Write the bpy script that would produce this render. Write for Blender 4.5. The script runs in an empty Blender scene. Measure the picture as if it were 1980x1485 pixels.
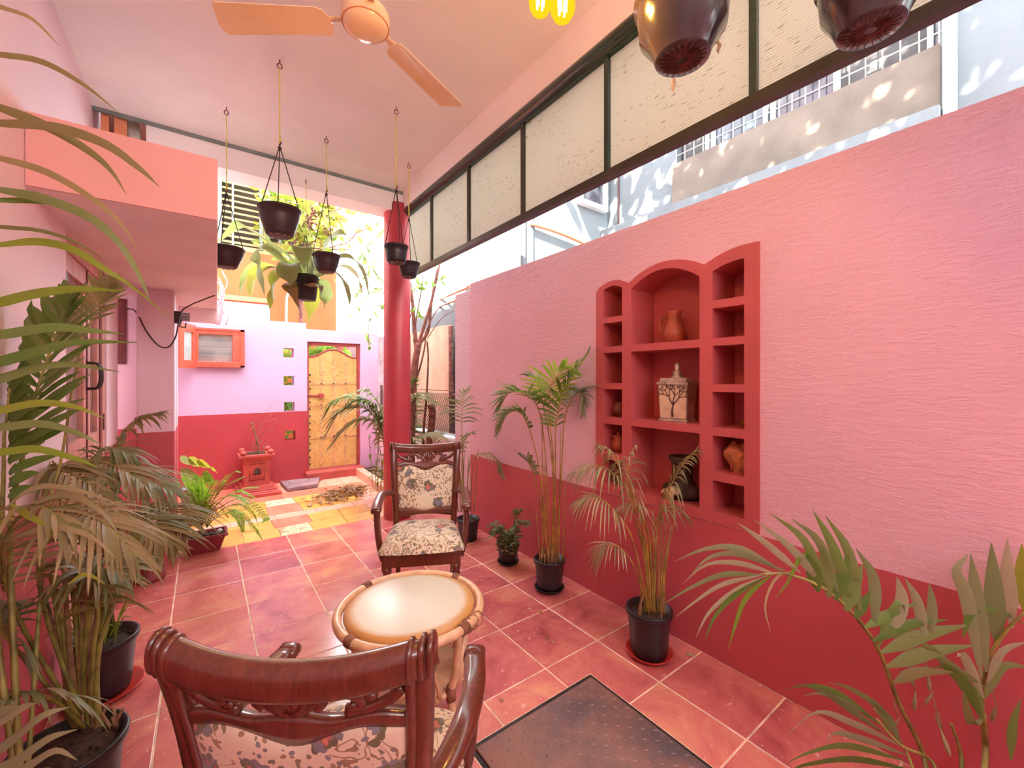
import bpy, math, random
from mathutils import Vector, Matrix
random.seed(11)
SC = bpy.context.scene
COL = SC.collection
PI = math.pi

# ------------------------------------------------------------------ camera, world, sun, exposure
CAM_H = 1.5
FPX, HX, HY = 806.0, 990.0, 733.0
YAW = math.atan(596.0 / 806.0)
cam = bpy.data.cameras.new('camera')
cam.sensor_width = 36.0
cam.lens = FPX / 1980.0 * 36.0
cam.shift_y = -(742.5 - HY) / 1980.0
cam.clip_start = 0.02
camo = bpy.data.objects.new('camera', cam)
camo.location = (0, 0, CAM_H)
camo.rotation_euler = (PI / 2, 0, -YAW)
COL.objects.link(camo)
SC.camera = camo

world = bpy.data.worlds.new('sky')
SC.world = world
world.use_nodes = True
bg = world.node_tree.nodes['Background']
bg.inputs[0].default_value = (0.88, 0.94, 1.0, 1)
bg.inputs[1].default_value = 1.0

sun = bpy.data.lights.new('sun', 'SUN')
sun.energy = 4.0
sun.angle = math.radians(0.6)
sun.color = (1.0, 0.93, 0.82)
suno = bpy.data.objects.new('sun', sun)
SUN_DIR = Vector((-0.60, -0.30, 0.74)).normalized()
suno.rotation_euler = SUN_DIR.to_track_quat('Z', 'Y').to_euler()
suno.location = (-3, -3, 9)
COL.objects.link(suno)

SC.view_settings.view_transform = 'Standard'
SC.view_settings.look = 'None'
SC.view_settings.exposure = 3.85
SC.view_settings.gamma = 1.0
SC.view_settings.use_curve_mapping = False

# ------------------------------------------------------------------ helpers: measuring
FW = Vector((math.sin(YAW), math.cos(YAW), 0))
RT = Vector((math.cos(YAW), -math.sin(YAW), 0))
CO = Vector((0, 0, CAM_H))
ZZ = Vector((0, 0, 1))
def P(x, y, d):
    return CO + (FW + RT * ((x - HX) / FPX) + ZZ * ((HY - y) / FPX)) * d

# ------------------------------------------------------------------ helpers: mesh building
class MB:
    def __init__(s):
        s.v = []; s.f = []; s.sm = []; s.mi = []
    def add(s, vs, fs, smooth=False, mi=0):
        o = len(s.v)
        s.v += [Vector(p) for p in vs]
        for f in fs:
            s.f.append([i + o for i in f]); s.sm.append(smooth); s.mi.append(mi)
        return s
    def box(s, lo, hi, mat=None, mi=0):
        x0, y0, z0 = lo; x1, y1, z1 = hi
        vs = [Vector(p) for p in ((x0,y0,z0),(x1,y0,z0),(x1,y1,z0),(x0,y1,z0),(x0,y0,z1),(x1,y0,z1),(x1,y1,z1),(x0,y1,z1))]
        if mat is not None: vs = [mat @ p for p in vs]
        return s.add(vs, [(3,2,1,0),(4,5,6,7),(0,1,5,4),(1,2,6,5),(2,3,7,6),(3,0,4,7)], False, mi)
    def tube(s, pts, r, n=8, caps=True, closed=False, mi=0, flat=1.0):
        pts = [Vector(p) for p in pts]
        m = len(pts)
        rs = r if isinstance(r, (list, tuple)) else [r] * m
        T = []
        for i in range(m):
            if closed: t = pts[(i+1) % m] - pts[i-1]
            else: t = pts[min(i+1, m-1)] - pts[max(i-1, 0)]
            if t.length < 1e-9: t = Vector((0,0,1))
            T.append(t.normalized())
        ref = Vector((0,0,1)) if abs(T[0].z) < 0.9 else Vector((1,0,0))
        nrm = (ref - T[0] * ref.dot(T[0])).normalized()
        vs = []
        for i in range(m):
            nrm = nrm - T[i] * nrm.dot(T[i])
            if nrm.length < 1e-6: nrm = T[i].orthogonal()
            nrm.normalize()
            b = T[i].cross(nrm)
            for k in range(n):
                a = 2 * PI * k / n
                vs.append(pts[i] + (nrm * math.cos(a) * flat + b * math.sin(a)) * rs[i])
        fs = []
        for i in range(m if closed else m - 1):
            j = (i + 1) % m
            for k in range(n):
                l = (k + 1) % n
                fs.append((i*n+k, i*n+l, j*n+l, j*n+k))
        if caps and not closed:
            fs.append(tuple(reversed(range(n)))); fs.append(tuple((m-1)*n + k for k in range(n)))
        return s.add(vs, fs, True, mi)
    def lathe(s, prof, n=24, c=(0,0,0), M=None, mi=0, caps=True, sx=1.0, sy=1.0):
        vs = []; fs = []
        c = Vector(c)
        for (r, z) in prof:
            for k in range(n):
                a = 2 * PI * k / n
                p = Vector((r * math.cos(a) * sx, r * math.sin(a) * sy, z))
                if M is not None: p = M @ p
                vs.append(p + c)
        for i in range(len(prof) - 1):
            for k in range(n):
                l = (k + 1) % n
                fs.append((i*n+k, i*n+l, (i+1)*n+l, (i+1)*n+k))
        if caps:
            if prof[0][0] > 1e-4: fs.append(tuple(reversed(range(n))))
            if prof[-1][0] > 1e-4: fs.append(tuple((len(prof)-1)*n + k for k in range(n)))
        return s.add(vs, fs, True, mi)
    def sweep(s, pts, w, h, up=(0,0,1), n=12, p=4.0, mi=0, caps=True):
        # rounded-rectangle section (superellipse) swept along pts; w across, h along the up side
        pts = [Vector(q) for q in pts]; m = len(pts)
        ws = w if isinstance(w, (list, tuple)) else [w] * m
        hs = h if isinstance(h, (list, tuple)) else [h] * m
        up = Vector(up); vs = []; fs = []
        for i in range(m):
            t = (pts[min(i+1, m-1)] - pts[max(i-1, 0)]).normalized()
            sd = t.cross(up)
            if sd.length < 1e-4: sd = t.orthogonal()
            sd.normalize(); u = sd.cross(t).normalized()
            for k in range(n):
                a = 2 * PI * (k + 0.5) / n
                ca, sa = math.cos(a), math.sin(a)
                q = (abs(ca) ** p + abs(sa) ** p) ** (-1.0 / p)
                vs.append(pts[i] + sd * (ca * q * ws[i] / 2) + u * (sa * q * hs[i] / 2))
        for i in range(m - 1):
            for k in range(n):
                l = (k + 1) % n
                fs.append((i*n+k, i*n+l, (i+1)*n+l, (i+1)*n+k))
        if caps:
            fs.append(tuple(reversed(range(n)))); fs.append(tuple((m-1)*n + k for k in range(n)))
        return s.add(vs, fs, True, mi)
    def prism(s, poly, O, U, V, W, d, mi=0):
        # convex-ish polygon in the plane O + aU + bV, pushed by d along W
        O, U, V, W = Vector(O), Vector(U), Vector(V), Vector(W)
        n = len(poly)
        a = [O + U * p[0] + V * p[1] for p in poly]
        b = [q + W * d for q in a]
        fs = [tuple(reversed(range(n))), tuple(range(n, 2*n))]
        for i in range(n):
            j = (i + 1) % n
            fs.append((i, j, n + j, n + i))
        return s.add(a + b, fs, False, mi)
    def ribbon(s, pts, w, side=None, fold=0.0, mi=0, smooth=True):
        pts = [Vector(q) for q in pts]; m = len(pts)
        ws = w if isinstance(w, (list, tuple)) else [w] * m
        vs = []; fs = []
        for i in range(m):
            t = (pts[min(i+1, m-1)] - pts[max(i-1, 0)]).normalized()
            sd = Vector(side) if side is not None else t.cross(ZZ)
            sd = sd - t * sd.dot(t)
            if sd.length < 1e-5: sd = t.orthogonal()
            sd.normalize()
            u = sd.cross(t)
            if fold:
                vs += [pts[i] - sd * ws[i] / 2 + u * fold * ws[i], pts[i], pts[i] + sd * ws[i] / 2 + u * fold * ws[i]]
            else:
                vs += [pts[i] - sd * ws[i] / 2, pts[i] + sd * ws[i] / 2]
        k = 3 if fold else 2
        for i in range(m - 1):
            for j in range(k - 1):
                fs.append((i*k+j, i*k+j+1, (i+1)*k+j+1, (i+1)*k+j))
        return s.add(vs, fs, smooth, mi)
    def ball(s, c, r, n=12, m=8, mi=0, M=None):
        prof = [(max(1e-5, math.sin(PI * i / m)) , -math.cos(PI * i / m)) for i in range(m + 1)]
        if not isinstance(r, (tuple, list)): r = (r, r, r)
        vs = []; fs = []
        for (a, z) in prof:
            for k in range(n):
                t = 2 * PI * k / n
                p = Vector((a * math.cos(t) * r[0], a * math.sin(t) * r[1], z * r[2]))
                if M is not None: p = M @ p
                vs.append(p + Vector(c))
        for i in range(m):
            for k in range(n):
                l = (k + 1) % n
                fs.append((i*n+k, i*n+l, (i+1)*n+l, (i+1)*n+k))
        return s.add(vs, fs, True, mi)
    def mesh(s, name, mats, org=(0,0,0)):
        org = Vector(org)
        me = bpy.data.meshes.new(name)
        me.from_pydata([tuple(p - org) for p in s.v], [], s.f)
        me.polygons.foreach_set('use_smooth', s.sm)
        me.polygons.foreach_set('material_index', s.mi)
        for m in (mats if isinstance(mats, (list, tuple)) else [mats]): me.materials.append(m)
        me.update()
        return me

def catm(pts, n=8):
    pts = [Vector(p) for p in pts]
    if len(pts) == 2: return [pts[0].lerp(pts[1], i / n) for i in range(n + 1)]
    q = [pts[0] * 2 - pts[1]] + pts + [pts[-1] * 2 - pts[-2]]
    out = []
    for i in range(1, len(q) - 2):
        for k in range(n):
            t = k / n
            a, b, c, d = q[i-1], q[i], q[i+1], q[i+2]
            out.append(0.5 * ((2*b) + (c-a)*t + (2*a-5*b+4*c-d)*t*t + (3*b-a-3*c+d)*t**3))
    out.append(pts[-1])
    return out

def plate(name, outline, holes, O, U, V, W, d, mats, org=(0,0,0)):
    # flat plate with holes: 2D curve filled and extruded, turned into a mesh
    cu = bpy.data.curves.new('outline', 'CURVE')
    cu.dimensions = '2D'; cu.fill_mode = 'BOTH'; cu.extrude = d / 2
    for poly in [outline] + holes:
        sp = cu.splines.new('POLY'); sp.points.add(len(poly) - 1); sp.use_cyclic_u = True
        for i, p in enumerate(poly): sp.points[i].co = (p[0], p[1], 0, 1)
    tmp = bpy.data.objects.new('outline', cu)
    COL.objects.link(tmp)
    dg = bpy.context.evaluated_depsgraph_get()
    me = bpy.data.meshes.new_from_object(tmp.evaluated_get(dg))
    bpy.data.objects.remove(tmp); bpy.data.curves.remove(cu)
    O, U, V, W = Vector(O) - Vector(org), Vector(U), Vector(V), Vector(W)
    for v in me.vertices:
        c = v.co.copy()
        v.co = O + U * c.x + V * c.y + W * (c.z + d / 2)
    if U.cross(V).dot(W) < 0: me.flip_normals()
    me.name = name
    me.materials.clear()
    for m in (mats if isinstance(mats, (list, tuple)) else [mats]): me.materials.append(m)
    me.polygons.foreach_set('use_smooth', [False] * len(me.polygons))
    me.update()
    return me

def link(name, data, parent=None, loc=None, bevel=0, kind=None, label=None):
    o = bpy.data.objects.new(name, data)
    COL.objects.link(o)
    if parent is not None: o.parent = parent
    if loc is not None: o.location = loc
    if bevel:
        b = o.modifiers.new('bevel', 'BEVEL'); b.width = bevel; b.segments = 2; b.limit_method = 'ANGLE'; b.angle_limit = 0.7
    if kind: o['kind'] = kind
    if label: o['label'] = label
    return o
def wloc(o):
    p = Vector((0,0,0))
    while o is not None:
        p = p + o.location; o = o.parent
    return p
def thing(name, label, cat, loc=(0,0,0), rot=0, group=None, data=None, bevel=0):
    o = link(name, data, None, loc, bevel)
    o.rotation_euler = (0, 0, rot)
    o['label'] = label; o['category'] = cat
    if group: o['group'] = group
    return o
def part(name, mb, mats, par, world=False, bevel=0, kind=None, label=None):
    # world=True: vertices are given in world coordinates (unrotated parents only)
    me = mb if isinstance(mb, bpy.types.Mesh) else mb.mesh(name, mats, wloc(par) if world else (0,0,0))
    return link(name, me, par, None, bevel, kind, label)
def solo(name, mb, mats, label, cat, org, group=None, bevel=0):
    # a thing that is one mesh; vertices in world coordinates
    return thing(name, label, cat, org, 0, group, mb.mesh(name, mats, org), bevel)
def struct(name, mb, mats=None, bevel=0, par=None):
    me = mb if isinstance(mb, bpy.types.Mesh) else mb.mesh(name, mats)
    o = link(name, me, par, None, bevel, 'structure')
    return o
def dup(root, loc, rot=None, label=None, group=None):
    r = root.copy(); COL.objects.link(r); r.location = loc
    if rot is not None: r.rotation_euler = (0, 0, rot)
    if label: r['label'] = label
    if group: r['group'] = group
    for ch in list(root.children):
        c = ch.copy(); COL.objects.link(c); c.parent = r
        for g in list(ch.children):
            e = g.copy(); COL.objects.link(e); e.parent = c
    return r

# ------------------------------------------------------------------ helpers: materials
def lin(c):
    return tuple(((x / 255.0) / 12.92 if x / 255.0 <= 0.04045 else ((x / 255.0 + 0.055) / 1.055) ** 2.4) for x in c) + (1.0,)
class NT:
    def __init__(s, name):
        s.m = bpy.data.materials.new(name); s.m.use_nodes = True
        s.t = s.m.node_tree; s.b = s.t.nodes['Principled BSDF']; s.out = s.t.nodes['Material Output']
    def n(s, typ, ins=None, **kw):
        x = s.t.nodes.new('ShaderNode' + typ)
        for k, v in kw.items(): setattr(x, k, v)
        for k, v in (ins or {}).items():
            if isinstance(v, bpy.types.NodeSocket): s.t.links.new(v, x.inputs[k])
            else: x.inputs[k].default_value = v
        return x
    def set(s, k, v):
        if isinstance(v, bpy.types.NodeSocket): s.t.links.new(v, s.b.inputs[k])
        else: s.b.inputs[k].default_value = v
    def pos(s): return s.n('NewGeometry').outputs['Position']
    def obj(s): return s.n('TexCoord').outputs['Object']
    def mapv(s, vec, sc=(1,1,1), loc=(0,0,0), rot=(0,0,0)):
        return s.n('Mapping', {'Vector': vec, 'Scale': sc, 'Location': loc, 'Rotation': rot}).outputs[0]
    def noise(s, vec, sc=5, det=3, rough=.5, dist=0):
        return s.n('TexNoise', {'Vector': vec, 'Scale': sc, 'Detail': det, 'Roughness': rough, 'Distortion': dist}).outputs[0]
    def ramp(s, fac, stops, interp='LINEAR'):
        r = s.n('ValToRGB', {'Fac': fac}); cr = r.color_ramp; cr.interpolation = interp
        while len(cr.elements) < len(stops): cr.elements.new(0.5)
        for e, (p, c) in zip(cr.elements, stops):
            e.position = p; e.color = c if len(c) == 4 else lin(c)
        return r.outputs[0]
    def mix(s, fac, a, b, mode='MIX'):
        x = s.n('Mix', data_type='RGBA', blend_type=mode)
        for k, v in ((0, fac), (6, a), (7, b)):
            if isinstance(v, bpy.types.NodeSocket): s.t.links.new(v, x.inputs[k])
            elif k and len(v) == 3: x.inputs[k].default_value = lin(v)
            else: x.inputs[k].default_value = v
        return x.outputs[2]
    def math(s, op, a, b=0.0, c=None):
        x = s.n('Math', operation=op)
        for i, v in enumerate((a, b) if c is None else (a, b, c)):
            if isinstance(v, bpy.types.NodeSocket): s.t.links.new(v, x.inputs[i])
            else: x.inputs[i].default_value = v
        return x.outputs[0]
    def band(s, v, lo, hi):
        return s.math('MULTIPLY', s.math('GREATER_THAN', v, lo), s.math('LESS_THAN', v, hi))
    def bump(s, h, st=.3, dist=.01):
        s.set('Normal', s.n('Bump', {'Height': h, 'Strength': st, 'Distance': dist}).outputs[0])
def plain(name, c, rough=.6, var=0.08, sc=6, metal=0, bump=0, bsc=60, coat=0, spec=None):
    t = NT(name)
    p = t.obj()
    a = tuple(max(0, x * (1 - var)) for x in c); b = tuple(min(255, x * (1 + var)) for x in c)
    t.set('Base Color', t.ramp(t.noise(p, sc, 4), [(.3, a), (.7, b)]))
    t.set('Roughness', rough); t.set('Metallic', metal)
    if coat: t.set('Coat Weight', coat); t.set('Coat Roughness', .12)
    if spec is not None: t.set('Specular IOR Level', spec)
    if bump: t.bump(t.noise(p, bsc, 4), bump, .01)
    return t.m
def leafmat(name, cols, trans=.35, rough=.45):
    t = NT(name)
    rnd = t.n('ObjectInfo').outputs['Random']
    isl = t.n('NewGeometry').outputs['Random Per Island']
    f = t.math('FRACT', t.math('ADD', rnd, isl))
    n = len(cols)
    base = t.ramp(f, [((i + .5) / n, c) for i, c in enumerate(cols)])
    base = t.mix(t.math('MULTIPLY', t.noise(t.pos(), 30, 3), .35), base, (150, 135, 70))
    t.set('Base Color', base); t.set('Roughness', rough)
    tr = t.n('BsdfTranslucent', {'Color': base}).outputs[0]
    mx = t.n('MixShader', {0: trans, 1: t.b.outputs[0], 2: tr})
    t.t.links.new(mx.outputs[0], t.out.inputs[0])
    return t.m
M = {}
def stucco(name, up, low, zsplit, st=.5, dado=True):
    t = NT(name); p = t.pos()
    z = t.n('SeparateXYZ', {0: p}).outputs[2]
    hi = t.math('GREATER_THAN', z, t.math('ADD', zsplit, t.math('MULTIPLY', t.noise(p, 25, 2), .006)))
    n1 = t.noise(t.mapv(p, (1, 10, 45)), 1.0, 5, .6, .6)
    n2 = t.noise(t.mapv(p, (1, 40, 9)), 1.0, 4, .55, .8)
    n3 = t.noise(p, 1.2, 2)
    h = t.math('ADD', t.ramp(n1, [(.47, (0,0,0,1)), (.56, (1,1,1,1))]), t.math('MULTIPLY', t.ramp(n2, [(.46, (0,0,0,1)), (.56, (1,1,1,1))]), t.ramp(n3, [(.4, (.15,.15,.15,1)), (.6, (1,1,1,1))])))
    h = t.math('MULTIPLY', h, hi)
    cu = t.ramp(t.noise(p, 1.5, 3), [(.3, tuple(x * .96 for x in up)), (.7, up)])
    cl = t.ramp(t.noise(p, 2.5, 4), [(.3, tuple(x * .93 for x in low)), (.7, low)])
    t.set('Base Color', t.mix(hi, cl, cu)); t.set('Roughness', t.math('ADD', .45, t.math('MULTIPLY', hi, .35)))
    t.bump(h, st * .7, .006)
    return t.m
def painted(name, up, low, zsplit, rough=.6):
    t = NT(name); p = t.pos()
    z = t.n('SeparateXYZ', {0: p}).outputs[2]
    hi = t.math('GREATER_THAN', z, t.math('ADD', zsplit, t.math('MULTIPLY', t.noise(p, 20, 2), .006)))
    cu = t.ramp(t.noise(p, 2.0, 4), [(.3, tuple(x * .97 for x in up)), (.7, up)])
    cl = t.ramp(t.noise(p, 3, 4), [(.3, tuple(x * .93 for x in low)), (.7, low)])
    t.set('Base Color', t.mix(hi, cl, cu)); t.set('Roughness', rough)
    t.bump(t.noise(p, 9, 5), .15, .01)
    return t.m
PINK = (235, 184, 201); LAV = (202, 172, 204); CRIM = (204, 90, 102)
M['wall_r'] = stucco('pink_stucco', PINK, CRIM, .725)
M['wall_l'] = painted('pink_paint', (244, 216, 226), CRIM, 1.0)
M['pillar'] = painted('pillar_paint', (240, 208, 222), CRIM, 1.06)
M['wall_b'] = painted('lavender_paint', LAV, (180, 60, 68), 1.017)
M['wall_b_end'] = painted('lavender_end_paint', LAV, (216, 160, 190), .9)
M['wall_end'] = stucco('lavender_stucco', (234, 200, 214), CRIM, -5)
M['niche'] = plain('coral_plaster', (194, 88, 92), .5, .04, 3, bump=.06)
M['ceil'] = plain('ceiling_paint', (248, 238, 235), .65, .02, 2, bump=.04, bsc=14)
M['salmon'] = plain('salmon_paint', (226, 160, 154), .6, .03, 2, bump=.04, bsc=14)
M['soffit'] = plain('soffit_paint', (240, 218, 222), .6, .04, 2, bump=.06, bsc=10)
M['fascia'] = plain('fascia_paint', (246, 226, 220), .6, .02, 2)
M['column'] = plain('column_paint', (182, 58, 68), .4, .05, 3)
M['steel_grey'] = plain('grey_steel', (120, 128, 122), .5, .1, 8)
M['green'] = plain('green_enamel', (22, 48, 38), .25, .2, 6, coat=.3)
M['dark_green'] = plain('dark_green_enamel', (46, 44, 34), .35, .2, 6)
M['terracotta'] = plain('raw_terracotta', (120, 62, 48), .8, .2, 8, bump=.3)
M['orange_trim'] = plain('orange_trim', (222, 140, 100), .6, .06, 4)
M['orange_wood'] = plain('orange_wood_paint', (208, 88, 66), .35, .1, 12, coat=.2)
M['black_plastic'] = plain('black_plastic', (38, 32, 40), .38, .15, 10)
M['brown_plastic'] = plain('brown_plastic', (52, 34, 38), .4, .15, 10)
M['shiny_plastic'] = plain('shiny_dark_plastic', (58, 46, 46), .18, .15, 8, coat=.5)
M['soil'] = plain('soil', (58, 38, 30), .95, .4, 40, bump=.8, bsc=70)
M['red_plastic'] = plain('red_plastic', (190, 52, 46), .4, .1, 8)
M['maroon'] = plain('maroon_plastic', (128, 34, 42), .45, .1, 8)
M['rope'] = plain('yellow_rope', (240, 220, 110), .7, .1, 30)
M['string'] = plain('dark_string', (62, 42, 46), .6, .1, 30)
M['rust'] = plain('rusty_iron', (110, 62, 54), .7, .25, 30)
M['fan'] = plain('cream_enamel', (240, 205, 165), .28, .03, 4, coat=.4)
M['fan_dark'] = plain('dark_fan_rod', (120, 60, 50), .4, .1, 6)
M['white'] = plain('white_paint', (232, 236, 238), .5, .05, 6)
M['neighbour'] = plain('pale_blue_wall', (114, 122, 126), .8, .04, 2, bump=.1, bsc=20)
M['neighbour_pale'] = plain('pale_ledge', (118, 126, 130), .8, .05, 4)
M['concrete'] = plain('stained_concrete', (112, 102, 92), .9, .14, 2.5, bump=.2, bsc=30)
M['glass_dark'] = plain('dark_window_glass', (62, 62, 70), .08, .3, 4, spec=.8)
M['glass_blue'] = plain('bluish_window_glass', (54, 68, 76), .1, .2, 3, spec=.8)
M['curtain'] = plain('drawn_grey_curtain', (78, 76, 76), .7, .15, 9)
M['frost'] = plain('frosted_glass', (166, 172, 170), .25, .1, 5, spec=.6)
M['orange_wall'] = plain('orange_wall', (196, 100, 54), .8, .05, 3)
M['cream_wall'] = plain('cream_wall', (176, 166, 116), .8, .06, 3)
M['slate'] = plain('slate_slab', (140, 110, 112), .6, .15, 6, bump=.2)
M['brick_red'] = plain('brick_red_paint', (176, 74, 66), .6, .1, 6)
M['bark'] = plain('tree_bark', (120, 72, 62), .9, .3, 20, bump=.8, bsc=40)
M['board'] = plain('weathered_board', (214, 168, 142), .8, .1, 3, bump=.1)
M['wire'] = plain('dark_wire', (110, 84, 78), .6, .1, 20)
M['whitewire'] = plain('white_wire', (226, 220, 208), .5, .1, 20)
M['cane'] = plain('palm_cane', (150, 112, 52), .5, .3, 14)
M['cane_g'] = plain('green_stalk', (134, 124, 60), .5, .25, 14)
M['dry'] = plain('dry_sheath', (136, 98, 70), .8, .3, 25)
M['clay'] = plain('terracotta_clay', (176, 84, 58), .45, .1, 9)
M['clay_dark'] = plain('dark_glazed_clay', (120, 58, 48), .25, .2, 9)
M['vase_dark'] = plain('dark_carved_stone', (54, 38, 36), .6, .3, 18, bump=.8, bsc=35)
M['shell'] = plain('shell', (214, 168, 120), .5, .25, 18)
M['brass'] = plain('brass', (205, 150, 70), .3, .1, 12, metal=.9)
M['coral'] = plain('coral_rock', (196, 120, 84), .8, .25, 14, bump=1.0, bsc=40)
M['tin'] = plain('silver_tin', (190, 176, 160), .35, .18, 18, metal=.6)
M['tin_front'] = plain('cream_tin_panel', (224, 196, 168), .45, .08, 14)
M['print'] = plain('dark_tree_print', (84, 52, 52), .5, .1, 20)
M['rattan'] = plain('rattan_cane', (226, 178, 136), .35, .1, 14, coat=.3)
M['binding'] = plain('cane_binding', (134, 84, 62), .5, .25, 40)
M['metal_dark'] = plain('dark_metal', (60, 50, 50), .4, .2, 20, metal=.5)
M['device'] = plain('grey_casing', (128, 122, 120), .4, .2, 20, metal=.4)
M['cable'] = plain('dark_cable', (66, 44, 50), .5, .1, 10)
M['root'] = plain('pale_root', (232, 206, 212), .7, .05, 20)
M['grout'] = plain('grout', (226, 186, 160), .8, .15, 12)
M['ground'] = plain('outside_ground', (150, 132, 116), .95, .15, 3, bump=.2)
M['pebble'] = plain('white_ceramic', (214, 208, 200), .4, .1, 10)
M['door_wood'] = plain('pink_door_wood', (210, 150, 140), .45, .08, 10)
M['door_edge'] = plain('maroon_door_edge', (112, 44, 54), .45, .15, 10)
M['door_glass'] = plain('grey_door_glass', (150, 128, 126), .15, .1, 3, spec=.7)
M['hinge'] = plain('brown_hinge', (92, 52, 56), .5, .2, 20)
M['plum_wood'] = plain('plum_window_wood', (112, 52, 54), .45, .15, 10)

def wood():
    t = NT('mahogany'); p = t.obj()
    n = t.noise(t.mapv(p, (6, 6, 1.2)), 9, 5, .6, 1.5)
    t.set('Base Color', t.ramp(n, [(.3, (82, 34, 24)), (.55, (106, 48, 34)), (.75, (128, 64, 44))]))
    t.set('Roughness', .28); t.set('Coat Weight', .6); t.set('Coat Roughness', .1)
    t.bump(n, .03, .001)
    return t.m
M['wood'] = wood()
def fabric():
    t = NT('floral_tapestry'); p = t.n('VectorMath', {0: t.obj(), 1: t.n('CombineXYZ', {0: t.math('MULTIPLY', t.n('ObjectInfo').outputs['Random'], 5), 1: 0, 2: t.math('MULTIPLY', t.n('ObjectInfo').outputs['Random'], 9)}).outputs[0]}, operation='ADD').outputs[0]
    pw = t.n('VectorMath', {0: p, 1: t.n('VectorMath', {0: t.n('TexNoise', {'Vector': p, 'Scale': 14, 'Detail': 2}).outputs['Color'], 1: (.05, .05, .05)}, operation='MULTIPLY').outputs[0]}, operation='ADD').outputs[0]
    v = t.n('TexVoronoi', {'Vector': pw, 'Scale': 9, 'Randomness': .85})
    d = v.outputs['Distance']; cell = t.n('SeparateColor', {0: v.outputs['Color']}).outputs[0]
    small = t.n('TexVoronoi', {'Vector': pw, 'Scale': 62})
    sd = small.outputs['Distance']; sc = t.n('SeparateColor', {0: small.outputs['Color']}).outputs[0]
    weave = t.noise(t.mapv(p, (1, 1, 1)), 420, 1)
    col = t.mix(t.math('MULTIPLY', weave, .5), (228, 206, 178), (204, 178, 148))
    # leaf sprays: small cells switched on in drifts
    drift = t.noise(p, 9, 3, .6, .8)
    leaf = t.math('MULTIPLY', t.math('GREATER_THAN', drift, .475), t.math('MULTIPLY', t.math('LESS_THAN', sd, .40), t.math('GREATER_THAN', sc, .25)))
    lcol = t.ramp(sc, [(.3, (128, 106, 76)), (.5, (106, 98, 80)), (.7, (152, 114, 84)), (.9, (118, 114, 118))], 'CONSTANT')
    col = t.mix(t.math('MULTIPLY', leaf, .9), col, lcol)
    # scroll lines
    s1 = t.noise(p, 13, 2, .5, 1.6)
    scroll = t.math('MULTIPLY', t.band(s1, .47, .525), t.math('GREATER_THAN', t.noise(p, 6, 2), .44))
    col = t.mix(t.math('MULTIPLY', scroll, .85), col, (138, 100, 62))
    # flower heads
    on = t.math('GREATER_THAN', cell, .32)
    pet = t.math('ADD', d, t.math('MULTIPLY', t.math('SUBTRACT', sd, .3), .22))
    bl = t.math('MULTIPLY', on, t.math('LESS_THAN', pet, .40))
    rose = t.ramp(t.math('FRACT', t.math('MULTIPLY', pet, 9)), [(0, (176, 74, 66)), (.5, (214, 132, 112)), (1, (190, 92, 80))])
    blue = t.ramp(t.math('FRACT', t.math('MULTIPLY', pet, 9)), [(0, (104, 102, 120)), (.6, (150, 138, 142)), (1, (112, 104, 118))])
    fl = t.mix(t.math('GREATER_THAN', cell, .78), rose, blue)
    fl = t.mix(t.math('GREATER_THAN', pet, .25), fl, t.mix(t.math('GREATER_THAN', sc, .5), (110, 96, 66), (128, 118, 122)))
    col = t.mix(bl, col, fl)
    t.set('Base Color', col); t.set('Roughness', .9); t.set('Sheen Weight', .2)
    t.bump(weave, .2, .002)
    return t.m
M['fabric'] = fabric()
def tilemat(name, cols, rough=.22, spots=True, blotch=3.2):
    t = NT(name); p = t.pos()
    rnd = t.n('ObjectInfo').outputs['Random']
    off = t.n('CombineXYZ', {0: t.math('MULTIPLY', rnd, 37), 1: t.math('MULTIPLY', rnd, 91), 2: 0}).outputs[0]
    q = t.n('VectorMath', {0: p, 1: off}, operation='ADD').outputs[0]
    n = t.math('ADD', t.math('MULTIPLY', t.noise(q, blotch, 6, .62, .6), 1.0), t.math('MULTIPLY', t.math('SUBTRACT', rnd, .5), .16))
    c = t.ramp(n, [(.28 + .44 * i / (len(cols) - 1), x) for i, x in enumerate(cols)])
    if spots:
        sp = t.ramp(t.noise(q, 26, 4, .7, .4), [(.63, (0,0,0,1)), (.68, (1,1,1,1))])
        c = t.mix(t.math('MULTIPLY', sp, .45), c, (240, 214, 206))
    t.set('Coat Weight', .45); t.set('Coat Roughness', .12); t.set('Base Color', c); t.set('Roughness', rough)
    return t.m
M['tile'] = tilemat('red_glazed_tile', [(158, 72, 78), (194, 98, 98), (208, 118, 108), (220, 148, 116)])
M['tile_y'] = tilemat('yellow_tile', [(194, 128, 52), (216, 160, 74), (226, 186, 100)], .4, False)
M['tile_r'] = tilemat('coral_tile', [(206, 96, 72), (222, 124, 98), (228, 146, 116)], .4, False)
M['tile_p'] = tilemat('pale_pink_tile', [(214, 150, 124), (226, 168, 140), (232, 184, 152)], .5, False)
def decotile():
    t = NT('scroll_patterned_tile'); p = t.pos()
    s = t.noise(p, 24, 2, .5, 2.0)
    c = t.mix(t.band(s, .46, .54), (236, 220, 180), (170, 128, 84))
    c = t.mix(t.math('GREATER_THAN', t.noise(p, 12, 1), .62), c, (204, 130, 96))
    t.set('Base Color', c); t.set('Roughness', .4)
    return t.m
M['tile_deco'] = decotile()
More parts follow.
